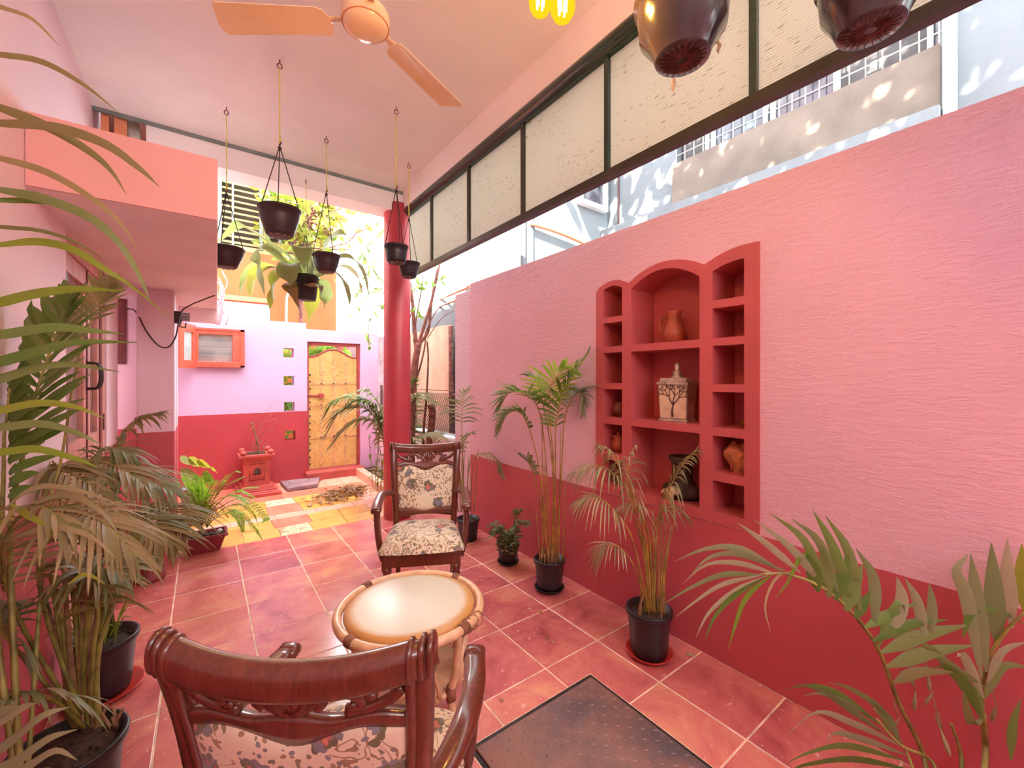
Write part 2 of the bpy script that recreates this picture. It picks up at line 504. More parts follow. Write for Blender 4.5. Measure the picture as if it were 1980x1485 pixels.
def gatemat():
    t = NT('gilded_gate_sheet'); p = t.obj()
    s = t.noise(t.mapv(p, (1, .1, 1)), 13, 2, .5, 2.2)
    sc = t.math('MULTIPLY', t.band(s, .485, .512), t.math('GREATER_THAN', t.noise(p, 7, 2), .42))
    base = t.ramp(t.noise(p, 4, 4), [(.3, (206, 152, 84)), (.7, (222, 184, 112))])
    t.set('Base Color', t.mix(t.math('MULTIPLY', sc, .75), base, (140, 92, 84)))
    t.set('Roughness', .4); t.set('Metallic', .1)
    t.bump(s, .25, .006)
    return t.m
M['gate'] = gatemat()
M['gate_strap'] = plain('dull_gold_strap', (200, 150, 98), .5, .15, 20)
M['gate_frame'] = plain('red_oxide_frame', (160, 62, 62), .45, .12, 10)
def polymat():
    t = NT('ribbed_polycarbonate'); p = t.pos()
    z = t.n('SeparateXYZ', {0: p}).outputs[2]
    rib = t.math('SINE', t.math('MULTIPLY', z, 2 * PI / .0115))
    dash = t.noise(t.mapv(p, (1, 22, 190)), 1.0, 2, .5)
    dm = t.math('MULTIPLY', t.math('GREATER_THAN', dash, .665), t.math('GREATER_THAN', t.noise(p, 2.2, 2), .42))
    c = t.mix(t.math('MULTIPLY', t.math('ADD', rib, 1), .5), (204, 198, 186), (224, 218, 206))
    c = t.mix(t.math('MULTIPLY', dm, .75), c, (120, 110, 80))
    d = t.n('BsdfDiffuse', {'Color': c}).outputs[0]; tr = t.n('BsdfTranslucent', {'Color': c}).outputs[0]
    mx = t.n('MixShader', {0: .72, 1: d, 2: tr}).outputs[0]
    t.t.links.new(mx, t.out.inputs[0])
    return t.m
M['poly'] = polymat()
def tabletop():
    t = NT('cream_tabletop'); p = t.obj()
    s = t.n('SeparateXYZ', {0: p})
    r = t.math('SQRT', t.math('ADD', t.math('POWER', s.outputs[0], 2), t.math('POWER', s.outputs[1], 2)))
    r = t.math('ADD', r, t.math('MULTIPLY', t.math('SUBTRACT', t.noise(p, 9, 3), .5), .025))
    t.set('Base Color', t.ramp(r, [(.0, (222, 214, 196)), (.235, (220, 208, 186)), (.262, (206, 150, 88)), (.30, (196, 136, 74))]))
    t.set('Roughness', .32); t.set('Coat Weight', .2); t.set('Coat Roughness', .3)
    return t.m
M['tabletop'] = tabletop()
def ironmat():
    t = NT('rusty_checker_plate'); p = t.pos()
    n = t.noise(p, 3.5, 5, .6)
    t.set('Base Color', t.ramp(n, [(.35, (104, 88, 90)), (.5, (134, 98, 90)), (.65, (152, 108, 94))]))
    t.set('Roughness', t.ramp(n, [(.3, (.35,)*3 + (1,)), (.7, (.6,)*3 + (1,))])); t.set('Metallic', .35)
    t.bump(t.noise(p, 60, 4), .2, .004)
    return t.m
M['iron'] = ironmat()
def emit(name, c, s, mixt=0.0):
    t = NT(name)
    e = t.n('Emission', {'Color': lin(c), 'Strength': s}).outputs[0]
    if mixt:
        tr = t.n('BsdfTransparent', {'Color': (1, .85, .35, 1)}).outputs[0]
        e = t.n('MixShader', {0: mixt, 1: e, 2: tr}).outputs[0]
    t.t.links.new(e, t.out.inputs[0])
    return t.m
M['bulb_glass'] = emit('amber_bulb_glass', (255, 190, 20), .12, .45)
M['filament'] = emit('glowing_filament', (255, 225, 130), 3.0)
M['palm'] = leafmat('palm_green', [(70, 110, 38), (88, 128, 50), (106, 138, 66), (118, 134, 78)])
M['palm_grey'] = leafmat('palm_grey_green', [(112, 130, 84), (136, 146, 106), (156, 158, 124), (170, 160, 130)])
M['palm_dry'] = leafmat('palm_tan', [(176, 152, 114), (150, 140, 100), (190, 166, 130), (122, 124, 80)])
M['palm_olive'] = leafmat('palm_olive', [(120, 112, 66), (140, 122, 80), (104, 112, 60), (156, 132, 92)])
M['bright'] = leafmat('bright_green_leaf', [(110, 150, 40), (128, 160, 44), (150, 164, 50)], .5)
M['fernleaf'] = leafmat('fern_green', [(150, 206, 50), (168, 218, 66), (124, 186, 46)], .5)
M['fern_dry'] = leafmat('fern_brown', [(150, 110, 70), (130, 96, 60)], .3)
M['broad'] = leafmat('broad_leaf', [(150, 168, 104), (164, 174, 118), (136, 158, 92), (172, 170, 124)], .6)
M['broad_y'] = leafmat('yellowing_leaf', [(190, 196, 66), (178, 190, 80), (168, 180, 66)], .6)
M['broad_b'] = leafmat('browned_leaf', [(132, 96, 58), (150, 116, 76)], .3)
M['tree_y'] = leafmat('yellow_green_leaf', [(150, 156, 52), (124, 150, 52), (172, 158, 66), (106, 138, 48)], .5)
M['tree_g'] = leafmat('garden_leaf', [(120, 170, 60), (92, 146, 52), (150, 186, 76)], .5)
M['small'] = leafmat('small_leaf', [(96, 112, 74), (112, 124, 86), (82, 104, 66)], .35)
M['litter'] = leafmat('dead_leaf', [(150, 104, 76), (186, 146, 112), (204, 172, 140), (122, 76, 58), (196, 120, 70)], .15, .7)
M['treelit'] = leafmat('shade_leaf', [(90, 130, 50), (70, 110, 44)], .2)

# ================================================================== THE SETTING
# ---- floor of the covered patio
b = MB().box((-.90, -3.0, -.14), (2.30, 4.505, -.0016))
floor = struct('floor', b, M['grout'])
XL = [-.552, -.163, .235, .637, 1.045, 1.425, 1.815, 2.206]
YL = [4.51, 4.115, 3.70, 3.283, 2.868, 2.46, 2.05, 1.635, 1.226, .814, .405, -.005, -.415, -.825]
HOLE = (.862, .70, 1.585, 1.472)
def rect_minus(r, h):
    x0, y0, x1, y1 = r; a0, b0, a1, b1 = h
    if a0 >= x1 or a1 <= x0 or b0 >= y1 or b1 <= y0: return [r]
    out = []
    if y0 < b0: out.append((x0, y0, x1, b0))
    if y1 > b1: out.append((x0, b1, x1, y1))
    c0, c1 = max(y0, b0), min(y1, b1)
    if x0 < a0: out.append((x0, c0, a0, c1))
    if x1 > a1: out.append((a1, c0, x1, c1))
    return out
G = .0042
rt = random.Random(3)
def lay_tile(r, mat, z=0.0, th=.010, par=None, name='floor_tile', hole=None):
    rs = rect_minus(r, hole) if hole else [r]
    if not rs: return
    m = MB(); dz = rt.uniform(-.0006, .0006)
    for (x0, y0, x1, y1) in rs: m.box((x0, y0, z - th), (x1, y1, z + dz))
    o = part(name, m, mat, par or floor, bevel=.0015 if len(rs) == 1 else 0)
for i in range(len(XL) - 1):
    for j in range(len(YL) - 1):
        lay_tile((XL[i] + G, YL[j+1] + G, XL[i+1] - G, YL[j] - G), M['tile'], hole=HOLE)

# ---- courtyard paving beyond the column
b = MB().box((-1.4, 4.505, -.14), (2.02, 6.9, -.016)).box((2.02, 4.505, -.14), (2.30, 6.9, -.016))
yard = struct('floor_courtyard', b, M['tile_p'])
Yt = -.006
def yl(x0, y0, x1, y1, m, nx=1, ny=1):
    for i in range(nx):
        for j in range(ny):
            a = x0 + (x1 - x0) * i / nx; c = x0 + (x1 - x0) * (i + 1) / nx
            d = y0 + (y1 - y0) * j / ny; e = y0 + (y1 - y0) * (j + 1) / ny
            lay_tile((a + .003, d + .003, c - .003, e - .003), m, Yt, .009, yard, 'courtyard_tile')
yl(.60, 4.515, .885, 4.80, M['tile_deco'])
yl(.575, 4.80, .925, 5.10, M['tile_r'])
yl(-.60, 4.515, .60, 4.80, M['tile_y'], 4, 1)
yl(-.60, 4.80, .575, 5.10, M['tile_y'], 4, 1)
yl(.885, 4.515, 1.56, 4.80, M['tile_y'], 2, 1)
yl(.925, 4.80, 1.56, 5.10, M['tile_y'], 2, 1)
yl(1.56, 4.515, 1.86, 5.10, M['tile_p'], 1, 2)
yl(-.60, 5.10, 1.86, 5.28, M['tile_p'], 6, 1)
yl(.58, 5.28, .92, 5.66, M['tile_r'])
yl(.60, 5.66, .90, 5.93, M['tile_deco'])
yl(-.60, 5.28, .58, 5.66, M['tile_y'], 4, 1)
yl(-.60, 5.66, .60, 5.93, M['tile_y'], 4, 1)
yl(.92, 5.28, 1.60, 5.66, M['tile_y'], 2, 1)
yl(.90, 5.66, 1.60, 5.93, M['tile_y'], 2, 1)
yl(1.60, 5.28, 1.86, 5.93, M['tile_p'], 1, 2)
yl(-.60, 5.93, 1.86, 6.25, M['tile_r'], 7, 1)
yl(1.42, 6.25, 1.86, 6.70, M['tile_p'], 2, 1)
yl(-.60, 6.25, .85, 6.88, M['tile_r'], 4, 2)
gr = struct('ground', MB().box((-14, -12, -.4), (16, 22, -.15)), M['ground'])

# ---- right wall with the built-in niche shelf
WX = 2.205
def arch(a, za, b_, zb, rise, n=10):
    out = []
    for i in range(n + 1):
        t = i / n
        out.append((a + (b_ - a) * t, za + (zb - za) * t + rise * 4 * t * (1 - t)))
    return out
nout = [(1.99, .735), (.924, .735), (.924, 2.178)] + arch(.924, 2.178, 1.205, 2.125, .022)[1:] + arch(1.205, 2.125, 1.71, 2.118, .078)[1:] \
       + arch(1.71, 2.118, 1.965, 2.125, .038)[1:] + [(1.985, 2.10)]
big = [(-3.0, 0), (3.70, 0), (3.70, 2.48), (-3.0, 2.48)]
wall_r = struct('wall_right', plate('wall_right', big, [nout], (WX, 0, 0), (0,1,0), (0,0,1), (1,0,0), .27, M['wall_r']))
zc = [(.790, .957), (1.001, 1.197), (1.243, 1.432), (1.473, 1.678), (1.719, 1.878)]
cells = []
for (a, c) in ((.997, 1.160), (1.763, 1.921)):
    for (z0, z1) in zc: cells.append([(a, z0), (c, z0), (c, z1), (a, z1)])
cells.append([(.997, 1.921), (1.160, 1.921)] + arch(1.160, 2.078, .997, 2.112, .010, 6))
cells.append([(1.763, 1.917), (1.921, 1.917)] + arch(1.921, 2.105, 1.763, 2.10, .022, 6))
cells.append([(1.233, 1.719), (1.692, 1.719)] + arch(1.692, 2.075, 1.233, 2.066, .085, 12))
cells.append([(1.233, 1.245), (1.692, 1.245), (1.692, 1.675), (1.233, 1.675)])
cells.append([(1.233, .785), (1.692, .785), (1.692, 1.200), (1.233, 1.200)])
part('niche_shelf', plate('niche_shelf', nout, cells, (WX - .008, 0, 0), (0,1,0), (0,0,1), (1,0,0), .246, M['niche']), None, wall_r, label='coral plastered niche surround with arched top and fifteen open cells')
part('niche_back', MB().box((2.443, .90, .72), (2.475, 2.0, 2.25)), M['niche'], wall_r)
struct('trim_1', MB().box((2.222, 3.70, 0), (2.47, 4.06, 2.424)), M['wall_end'], .006)

# ---- ceiling, its downstand beam and the fascia over the screen
b = MB().box((-.80, -2.4, 3.55), (1.80, 4.07, 3.75)).box((-.80, 4.07, 3.60), (1.80, 4.56, 3.75))
b.prism([(4.07, 3.55), (4.30, 3.505), (4.30, 3.61), (4.07, 3.61)], (-.66, 0, 0), (0,1,0), (0,0,1), (1,0,0), 2.46)
ceil = struct('ceiling', b, M['ceil'])
struct('trim_2', MB().box((-.36, 4.30, 3.29), (1.86, 4.56, 3.606)), M['ceil'])
struct('trim_3', MB().box((1.72, -2.4, 3.31), (1.90, 4.30, 3.75)), M['fascia'])
struct('trim_4', MB().box((-.655, 4.286, 3.478), (1.78, 4.304, 3.512)), M['steel_grey'])

# ---- left side: upper wall, thick lower wall with the door, loft slab, pillar
struct('wall_left_upper', MB().box((-.90, -3.0, 2.3), (-.66, 4.9, 3.75)), M['wall_l'])
DY0, DY1, DZ = 2.98, 4.06, 2.235
struct('wall_left', plate('wall_left', [(-3.0, 0), (DY0, 0), (DY0, DZ), (DY1, DZ), (DY1, 0), (4.53, 0), (4.53, 2.525), (-3.0, 2.525)], [], (-.55, 0, 0), (0,1,0), (0,0,1), (-1,0,0), .30, M['wall_l']), bevel=.012)
struct('wall_left_return', plate('wall_left_return', [(-1.4, -.1), (-.2, -.1), (-.2, 2.5), (-1.4, 2.5)], [[(-1.05, 1.63), (-.545, 1.63), (-.545, 2.20), (-1.05, 2.20)]], (0, 4.95, 0), (1,0,0), (0,0,1), (0,1,0), .2, M['pillar']))
struct('wall_left_passage', MB().box((-1.6, 4.0, -.1), (-1.4, 7.0, 2.6)), M['wall_l'])
slab = MB()
slab.prism([(-.60, 2.39), (.052, 2.39), (.118, 5.55), (-1.2, 5.55), (-1.2, 4.53), (-.60, 4.53)], (0, 0, 2.24), (1,0,0), (0,1,0), (0,0,1), .285)
sl = struct('trim_5', slab, M['soffit'], .006)
part('front_face', MB().box((-.548, 2.382, 2.242), (.052, 2.391, 2.525)), M['salmon'], sl, label='salmon painted front face of the loft slab')
part('end_drop', MB().box((-1.0, 5.40, 2.10), (.115, 5.55, 2.24)), M['soffit'], sl)
struct('pillar', MB().box((-.437, 4.50, -.02), (-.196, 4.80, 2.245)), M['pillar'], .014)
# gap left of the downstand beam: raw masonry, two orange mullions and a pipe
struct('wall_shade_rear', MB().box((-.9, -2.65, -.14), (2.5, -2.45, 2.85)), M['wall_l'])  # unseen wall added behind the camera, height set to limit daylight from there
struct('house_sun_block', MB().box((-6.0, -3.0, 3.75), (-.9, 8.2, 7.0)), M['wall_l'])  # unseen upper storey, added to keep the sun off courtyard and back wall
struct('trim_6', MB().box((-.62, 4.33, 3.0), (-.575, 4.37, 3.50)).box((-.545, 4.33, 3.0), (-.475, 4.37, 3.50)), M['orange_trim'])
struct('trim_7', MB().box((-.70, 4.62, 2.6), (-.30, 4.70, 3.75)), M['terracotta'])
p = solo('waste_pipe', MB().tube([(-.47, 4.50, 3.62), (-.44, 4.50, 3.4), (-.40, 4.50, 3.05), (-.38, 4.50, 2.55)], .042, 14), M['whitewire'], 'thick white pipe slanting through the gap above the salmon loft slab', 'pipe', (-.38, 4.50, 2.55))

# ---- the round column
struct('column', MB().lathe([(.142, 0), (.142, .5), (.143, 1.5), (.140, 3.36), (.132, 3.385), (.0, 3.385)], 40, (1.697, 4.40, .001)), M['column'])

# ---- back wall of the courtyard with four peep holes and the gate opening
BY = 6.9
sq = []
for (x, z) in ((1.006, 1.888), (1.010, 1.476), (1.016, 1.091), (1.027, .667)):
    sq.append([(x - .069, z - .069), (x + .069, z - .069), (x + .069, z + .069), (x - .069, z + .069)])
bw = [(-1.4, -.12), (1.256, -.12), (1.256, 2.07), (2.044, 2.07), (2.044, 2.256), (1.242, 2.256), (1.242, 2.342), (.767, 2.342), (.767, 2.565), (-1.4, 2.565)]
wall_b = struct('wall_back', plate('wall_back', bw, sq, (0, BY, 0), (1,0,0), (0,0,1), (0,1,0), .20, M['wall_b']))
struct('wall_back_end', MB().box((2.044, 6.9, -.12), (2.33, 7.10, 2.256)), M['wall_b_end'])
struct('trim_8', MB().box((1.22, 6.70, -.12), (2.06, 7.10, .105)), M['brick_red'], .008)
# planting bed at the right of the courtyard
kerb = MB()
kerb.prism([(1.87, 5.05), (1.98, 5.05), (2.03, 6.88), (1.92, 6.88)], (0, 0, -.016), (1,0,0), (0,1,0), (0,0,1), .115)
struct('trim_9', kerb, M['tile_p'], .006)
struct('ground_bed', MB().box((1.96, 5.05, -.1), (2.32, 6.9, .055)), M['soil'])
# low wall that carries the mesh fence
struct('wall_right_low', MB().box((2.30, 4.06, -.12), (2.46, 7.6, .79)), M['wall_end'])
struct('trim_10', MB().box((2.285, 4.06, .79), (2.475, 7.6, .825)), M['white'], .004)

# ---- louvred window in the back wall with its open leaf, and the plum window in the return wall
win = struct('window_1', MB().box((-.10, 6.84, 2.095), (.44, 6.91, 2.17)).box((-.10, 6.84, 1.665), (.44, 6.91, 1.735)).box((-.10, 6.84, 1.735), (-.055, 6.91, 2.095)).box((.315, 6.84, 1.735), (.44, 6.91, 2.095)), M['orange_wood'], .006)
part('frame_lip', MB().box((.405, 6.828, 1.66), (.455, 6.845, 2.178)).box((-.10, 6.828, 2.15), (.455, 6.845, 2.178)).box((-.10, 6.828, 1.66), (.455, 6.845, 1.685)), M['orange_wood'], win)
for k in range(4):
    zc_ = 2.06 - k * .092
    R = Matrix.Translation((.13, 6.885, zc_)) @ Matrix.Rotation(.35, 4, 'X')
    part('louvre', MB().box((-.19, -.004, -.045), (.19, .004, .045), R), M['frost'], win)
part('handle', MB().tube(catm([(.10, 6.84, 1.70), (.105, 6.815, 1.70), (.185, 6.815, 1.70), (.19, 6.84, 1.70)], 4), .006, 6), M['orange_wood'], win)
part('back_pane', MB().box((-.06, 6.902, 1.73), (.32, 6.908, 2.10)), M['frost'], win)
sh = MB()
Rl = Matrix.Translation((-.10, 6.84, 0)) @ Matrix.Rotation(math.radians(-112), 4, 'Z')
sh.box((0, -.02, 1.64), (.085, .02, 2.20), Rl).box((.30, -.02, 1.64), (.40, .02, 2.20), Rl).box((.085, -.02, 2.10), (.30, .02, 2.20), Rl).box((.085, -.02, 1.64), (.30, .02, 1.74), Rl)
leaf = part('open_leaf', sh, M['orange_wood'], win, label='open orange window leaf swung towards the pillar')
part('leaf_pane', MB().box((.08, -.006, 1.735), (.305, .006, 2.105), Rl), M['frost'], leaf)
w2 = struct('window_2', MB().box((-1.05, 4.935, 1.63), (-.93, 5.0, 2.20)).box((-.62, 4.935, 1.63), (-.545, 5.0, 2.20)).box((-.93, 4.935, 2.12), (-.62, 5.0, 2.20)).box((-.93, 4.935, 1.63), (-.62, 5.0, 1.71)), M['plum_wood'], .004)
part('pane', MB().box((-.94, 4.96, 1.70), (-.61, 4.97, 2.13)), M['door_glass'], w2)

# ---- double glazed door in the left wall
dx = -.575
door = struct('door_1', MB().box((dx - .06, DY0, 0), (dx + .015, DY0 + .06, DZ)).box((dx - .06, DY1 - .07, 0), (dx + .015, DY1, DZ)).box((dx - .06, DY0, DZ - .07), (dx + .015, DY1, DZ)), M['door_wood'], .004)
mid = 3.60
for (a, c) in ((DY0 + .062, mid - .002), (mid + .002, DY1 - .072)):
    lf = part('door_leaf', plate('door_leaf', [(a, .01), (c, .01), (c, DZ - .072), (a, DZ - .072)], [[(a + .08, 1.15), (c - .09, 1.15), (c - .09, DZ - .17), (a + .08, DZ - .17)], ], (dx, 0, 0), (0,1,0), (0,0,1), (-1,0,0), .04, M['door_wood']), None, door)
    part('glass_pane', MB().box((dx - .028, a + .075, 1.145), (dx - .022, c - .085, DZ - .165)), M['door_glass'], lf)
    part('stile_edge', MB().box((dx - .038, c - .022, .02), (dx + .006, c - .002, DZ - .074)), M['door_edge'], lf)
    part('lower_panel', MB().box((dx - .01, a + .09, .18), (dx + .008, c - .10, 1.03)), M['door_wood'], lf, bevel=.006)
for y, z0 in ((DY0 + .05, 1.98), (DY0 + .05, 1.16), (DY1 - .05, 2.02), (DY1 - .05, 1.20)):
    part('hinge', MB().box((dx + .006, y - .018, z0 - .05), (dx + .02, y + .018, z0 + .06)), M['hinge'], door)
for off in (-.02, .035):
    h = part('door_handle', MB().tube(catm([(dx, mid + off, 1.44), (dx + .05, mid + off, 1.45), (dx + .062, mid + off, 1.52), (dx + .05, mid + off, 1.59), (dx, mid + off, 1.60)], 5), .008, 8), M['metal_dark'], door)

# ---- neighbour's house on the right, behind the wall
NX = 4.0
nb = thing('neighbour_house', 'pale blue house wall rising behind the pink wall on the right', 'building', (NX, 1.0, -.15))
part('side_wall', plate('side_wall', [(-5, -.15), (3.43, -.15), (3.43, 7.5), (-5, 7.5)], [[(.544, 3.74), (2.498, 3.74), (2.498, 5.2), (.544, 5.2)]], (NX, 0, 0), (0,1,0), (0,0,1), (1,0,0), .2, M['neighbour'], (NX, 1.0, -.15)), None, nb)
part('front_wall', MB().box((2.74, 3.43, -.15), (4.2, 6.5, 7.5)), M['neighbour'], nb, True)
part('corner_pipe', MB().tube([(2.70, 3.45, -.1), (2.70, 3.45, 7.4)], .03, 10), M['neighbour_pale'], nb, True)
part('corner_strip', MB().box((2.735, 3.41, -.1), (2.80, 3.44, 7.5)), M['neighbour_pale'], nb, True)
part('spandrel', MB().box((3.955, .54, 3.30), (4.0, 2.52, 3.745)), M['concrete'], nb, True, label='stained beige concrete panel under the grilled window')
part('ledge', MB().box((3.86, .53, 3.20), (4.0, 3.43, 3.295)), M['neighbour_pale'], nb, True)
part('downpipe', MB().tube([(3.93, .49, 0), (3.93, .49, 7)], .035, 10), M['white'], nb, True)
part('seam_pipe', MB().tube([(3.985, 3.25, 3.2), (3.985, 3.25, 7)], .012, 8), M['wire'], nb, True)
wg = part('grilled_window', MB().box((4.10, .54, 3.70), (4.18, 2.52, 5.3)), M['glass_dark'], nb, True)
for k, (y0, y1, mt) in enumerate(((.56, .62, 'glass_blue'), (.62, 1.14, 'curtain'), (1.14, 1.62, 'glass_dark'), (1.62, 2.16, 'glass_blue'), (2.16, 2.48, 'curtain'))):
    part('window_pane', MB().box((4.085, y0, 3.74), (4.097, y1, 5.2)), M[mt], wg, True)
for y in (.60, 1.13, 1.60, 1.66, 2.14, 2.20):
    part('window_bar', MB().box((4.05, y - .016, 3.74), (4.10, y + .016, 5.2)), M['white'], wg, True)
gm = MB()
for k in range(21): gm.tube([(4.0, .55 + k * .0975, 3.74), (4.0, .55 + k * .0975, 4.9)], .005, 5)
for k in range(13): gm.tube([(3.995, .54, 3.75 + k * .094), (3.995, 2.505, 3.75 + k * .094)], .005, 5)
part('wire_grille', gm, M['whitewire'], wg, True, kind='stuff')
cas = part('casement_window', plate('casement_window', [(3.46, 3.52), (3.93, 3.52), (3.93, 4.5), (3.46, 4.5)], [[(3.505, 3.575), (3.88, 3.575), (3.88, 4.45), (3.505, 4.45)]], (0, 3.36, 0), (1,0,0), (0,0,1), (0,1,0), .07, M['white'], (NX, 1.0, -.15)), None, nb)
part('pane', MB().box((3.50, 3.40, 3.57), (3.885, 3.41, 4.46)), M['glass_dark'], cas, True)
part('wall_pipe', MB().tube(catm([(2.76, 3.40, 3.13), (3.1, 3.39, 3.12), (3.5, 3.39, 3.08), (3.9, 3.39, 3.00)], 5), .02, 8), M['orange_trim'], nb, True, label='thin tan pipe along the wall')

# ---- orange house beyond the back wall
ob = thing('orange_house', 'orange house with tall louvred windows behind the courtyard wall', 'building', (.4, 8.5, -.15))
part('lower_wall', MB().box((-3.0, 8.5, -.15), (2.06, 8.7, 3.70)), M['orange_wall'], ob, True)
part('upper_wall', plate('upper_wall', [(-3.0, 3.7), (2.0, 3.7), (2.0, 6.6), (-3.0, 6.6)], [[(.22, 3.78), (.80, 3.78), (.80, 5.3), (.22, 5.3)], [(.92, 3.78), (1.5, 3.78), (1.5, 5.3), (.92, 5.3)]], (0, 8.5, 0), (1,0,0), (0,0,1), (0,1,0), .2, M['cream_wall'], (.4, 8.5, -.15)), None, ob)
part('sill', MB().box((-1.0, 8.36, 2.82), (.92, 8.5, 2.90)), M['orange_trim'], ob, True)
part('rain_pipe', MB().tube(catm([(1.20, 8.46, 2.2), (1.20, 8.46, 2.9), (1.23, 8.46, 3.1), (1.23, 8.46, 3.7)], 4), .018, 8), M['white'], ob, True)
for (x0, x1) in ((.22, .80), (.92, 1.5)):
    wn = part('louvred_window', MB().box((x0 - .03, 8.44, 3.75), (x0 + .02, 8.52, 5.33)).box((x1 - .02, 8.44, 3.75), (x1 + .03, 8.52, 5.33)).box((x0 + .16, 8.46, 3.75), (x0 + .19, 8.50, 5.33)), M['steel_grey'], ob, True)
    part('dark_back', MB().box((x0, 8.66, 3.78), (x1, 8.68, 5.3)), M['concrete'], wn, True)
    for k in range(15):
        R = Matrix.Translation(((x0 + x1) / 2, 8.52, 3.83 + k * .10)) @ Matrix.Rotation(.6, 4, 'X')
        part('slat', MB().box((-(x1 - x0) / 2 + .02, -.045, -.006), ((x1 - x0) / 2 - .02, .045, .006), R), M['cream_wall'], wn, True)
# grey wall and small brick pier seen past the gate
solo('garden_wall', MB().box((2.2, 8.3, -.15), (6.0, 8.5, 2.35)), M['slate'], 'low grey garden wall right of the orange house, beside the column', 'wall', (4.0, 8.4, -.15))

# ================================================================== GATE, SCREEN, COURTYARD THINGS
gate = thing('garden_gate', 'tall gilded yellow gate with a wavy top in the back wall', 'gate', (1.65, 6.97, .105))
go = (1.65, 6.97, .105)
part('gate_frame', MB().box((1.256, 6.94, .105), (1.284, 7.02, 2.07)).box((2.006, 6.94, .105), (2.044, 7.02, 2.07)).box((1.284, 6.94, 2.02), (2.006, 7.02, 2.07)), M['gate_frame'], gate, True)
gx0, gx1 = 1.290, 2.000
top = []
for i in range(25):
    t = i / 24
    s_ = 1 - abs(2 * t - 1)
    top.append((gx0 + (gx1 - gx0) * t, 1.845 + .115 * (lambda q: q * q * (3 - 2 * q))(max(0, min(1, (s_ - .12) * 1.25)))))
ol = [(gx1, .125), (gx0, .125)] + top
gl = part('gate_leaf', plate('gate_leaf', ol, [], (0, 6.965, 0), (1,0,0), (0,0,1), (0,1,0), .03, M['gate'], go), None, gate)
part('leaf_rim', MB().tube([(x, 6.965, z) for (x, z) in top], .013, 8), M['gate_frame'], gl, True)
for z in (1.43, 1.10, .60):
    part('cross_strap', MB().box((gx0, 6.957, z - .018), (gx1, 6.966, z + .018)), M['gate_strap'], gl, True)
for x in (1.465, 1.645, 1.825):
    zt = 1.85
    part('upright_strap', MB().box((x - .022, 6.959, .13), (x + .022, 6.966, zt - .02)), M['gate_strap'], gl, True)
stud = MB().ball((0, 0, 0), (.013, .010, .013), 8, 5).mesh('stud', M['metal_dark'])
for (x, z) in [(x, z) for z in (1.43, 1.10, .60) for x in (1.465, 1.645, 1.825)] + [(1.305, .2 + k * .105) for k in range(14)]:
    link('stud', stud, gate, Vector((x, 6.955, z)) - Vector(go))
part('latch_bolt', MB().tube([(1.262, 6.945, 1.245), (1.46, 6.945, 1.245)], .013, 8).box((1.42, 6.93, 1.215), (1.50, 6.957, 1.275)), M['gate_frame'], gate, True, label='dark red sliding latch bolt')

# ---- ribbed polycarbonate screen hung over the right wall
SX = 1.742
scr = thing('polycarbonate_screen', 'dark green framed screen of ribbed cream sheets above the pink wall', 'screen', (SX, 2.0, 2.575))
so = (SX, 2.0, 2.575)
tb = MB().tube([(SX - .005, -2.4, 3.275), (SX - .005, 4.19, 3.275)], .048, 14).box((SX - .02, -2.4, 3.22), (SX + .05, 4.19, 3.255))
part('top_beam', tb, M['green'], scr, True)
part('bottom_rail', MB().box((SX - .02, -2.4, 2.572), (SX + .03, 4.19, 2.614)), M['dark_green'], scr, True)
divs = [4.19, 3.632, 2.94, 2.223, 1.491, .752, .02, -.71, -1.44, -2.4]
for i in range(len(divs) - 1):
    part('ribbed_sheet', MB().box((SX + .008, divs[i+1], 2.60), (SX + .014, divs[i], 3.26)), M['poly'], scr, True)
    if i: part('divider', MB().box((SX - .016, divs[i] - .014, 2.60), (SX + .006, divs[i] + .014, 3.26)), M['green'] if i > 3 else M['dark_green'], scr, True)

# ---- red shrine planter (pedestal) with a dry shrub
tu = thing('pedestal_planter', 'small red masonry pedestal planter with an arched niche by the back wall', 'planter', (.57, 6.62, -.016))
to = (.57, 6.62, -.016)
def frus(m, w0, d0, z0, w1, d1, z1, c=to):
    vs = [(c[0] + sx * w / 2, c[1] + sy * d / 2, z) for (w, d, z) in ((w0, d0, z0), (w1, d1, z1)) for (sx, sy) in ((-1,-1),(1,-1),(1,1),(-1,1))]
    return m.add(vs, [(3,2,1,0),(4,5,6,7),(0,1,5,4),(1,2,6,5),(2,3,7,6),(3,0,4,7)])
part('stepped_base', frus(frus(MB(), .46, .46, -.016, .46, .46, .04), .38, .40, .04, .36, .38, .085), M['brick_red'], tu, True, .004)
fx0, fx1, fy = .57 - .15, .57 + .15, 6.62 - .15
arc = [(.57 + .042 * math.cos(a), .285 + .042 * math.sin(a)) for a in [PI * i / 8 for i in range(9)]]
hole = [(.612, .225)] + arc + [(.528, .225)]
part('body', plate('body', [(fx0, .085), (fx1, .085), (fx1, .42), (fx0, .42)], [hole], (0, fy, 0), (1,0,0), (0,0,1), (0,1,0), .06, M['brick_red'], to), None, tu)
part('body_block', MB().box((fx0, fy + .06, .085), (fx1, fy + .30, .42)), M['brick_red'], tu, True)
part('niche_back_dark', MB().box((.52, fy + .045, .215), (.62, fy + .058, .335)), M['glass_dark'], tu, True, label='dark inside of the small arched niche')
fr = MB().tube([(.485, fy, .16), (.655, fy, .16), (.655, fy, .37), (.485, fy, .37)], .008, 6, closed=True)
fr.tube([(.528, fy, .225)] + [(x, fy, z) for (x, z) in reversed(arc)] + [(.612, fy, .225)], .010, 6)
fr.box((.515, fy - .016, .205), (.625, fy, .225))
part('niche_moulding', fr, M['brick_red'], tu, True)
part('cap', frus(frus(MB(), .31, .31, .42, .40, .40, .465), .41, .41, .465, .41, .41, .495), M['brick_red'], tu, True, .004)
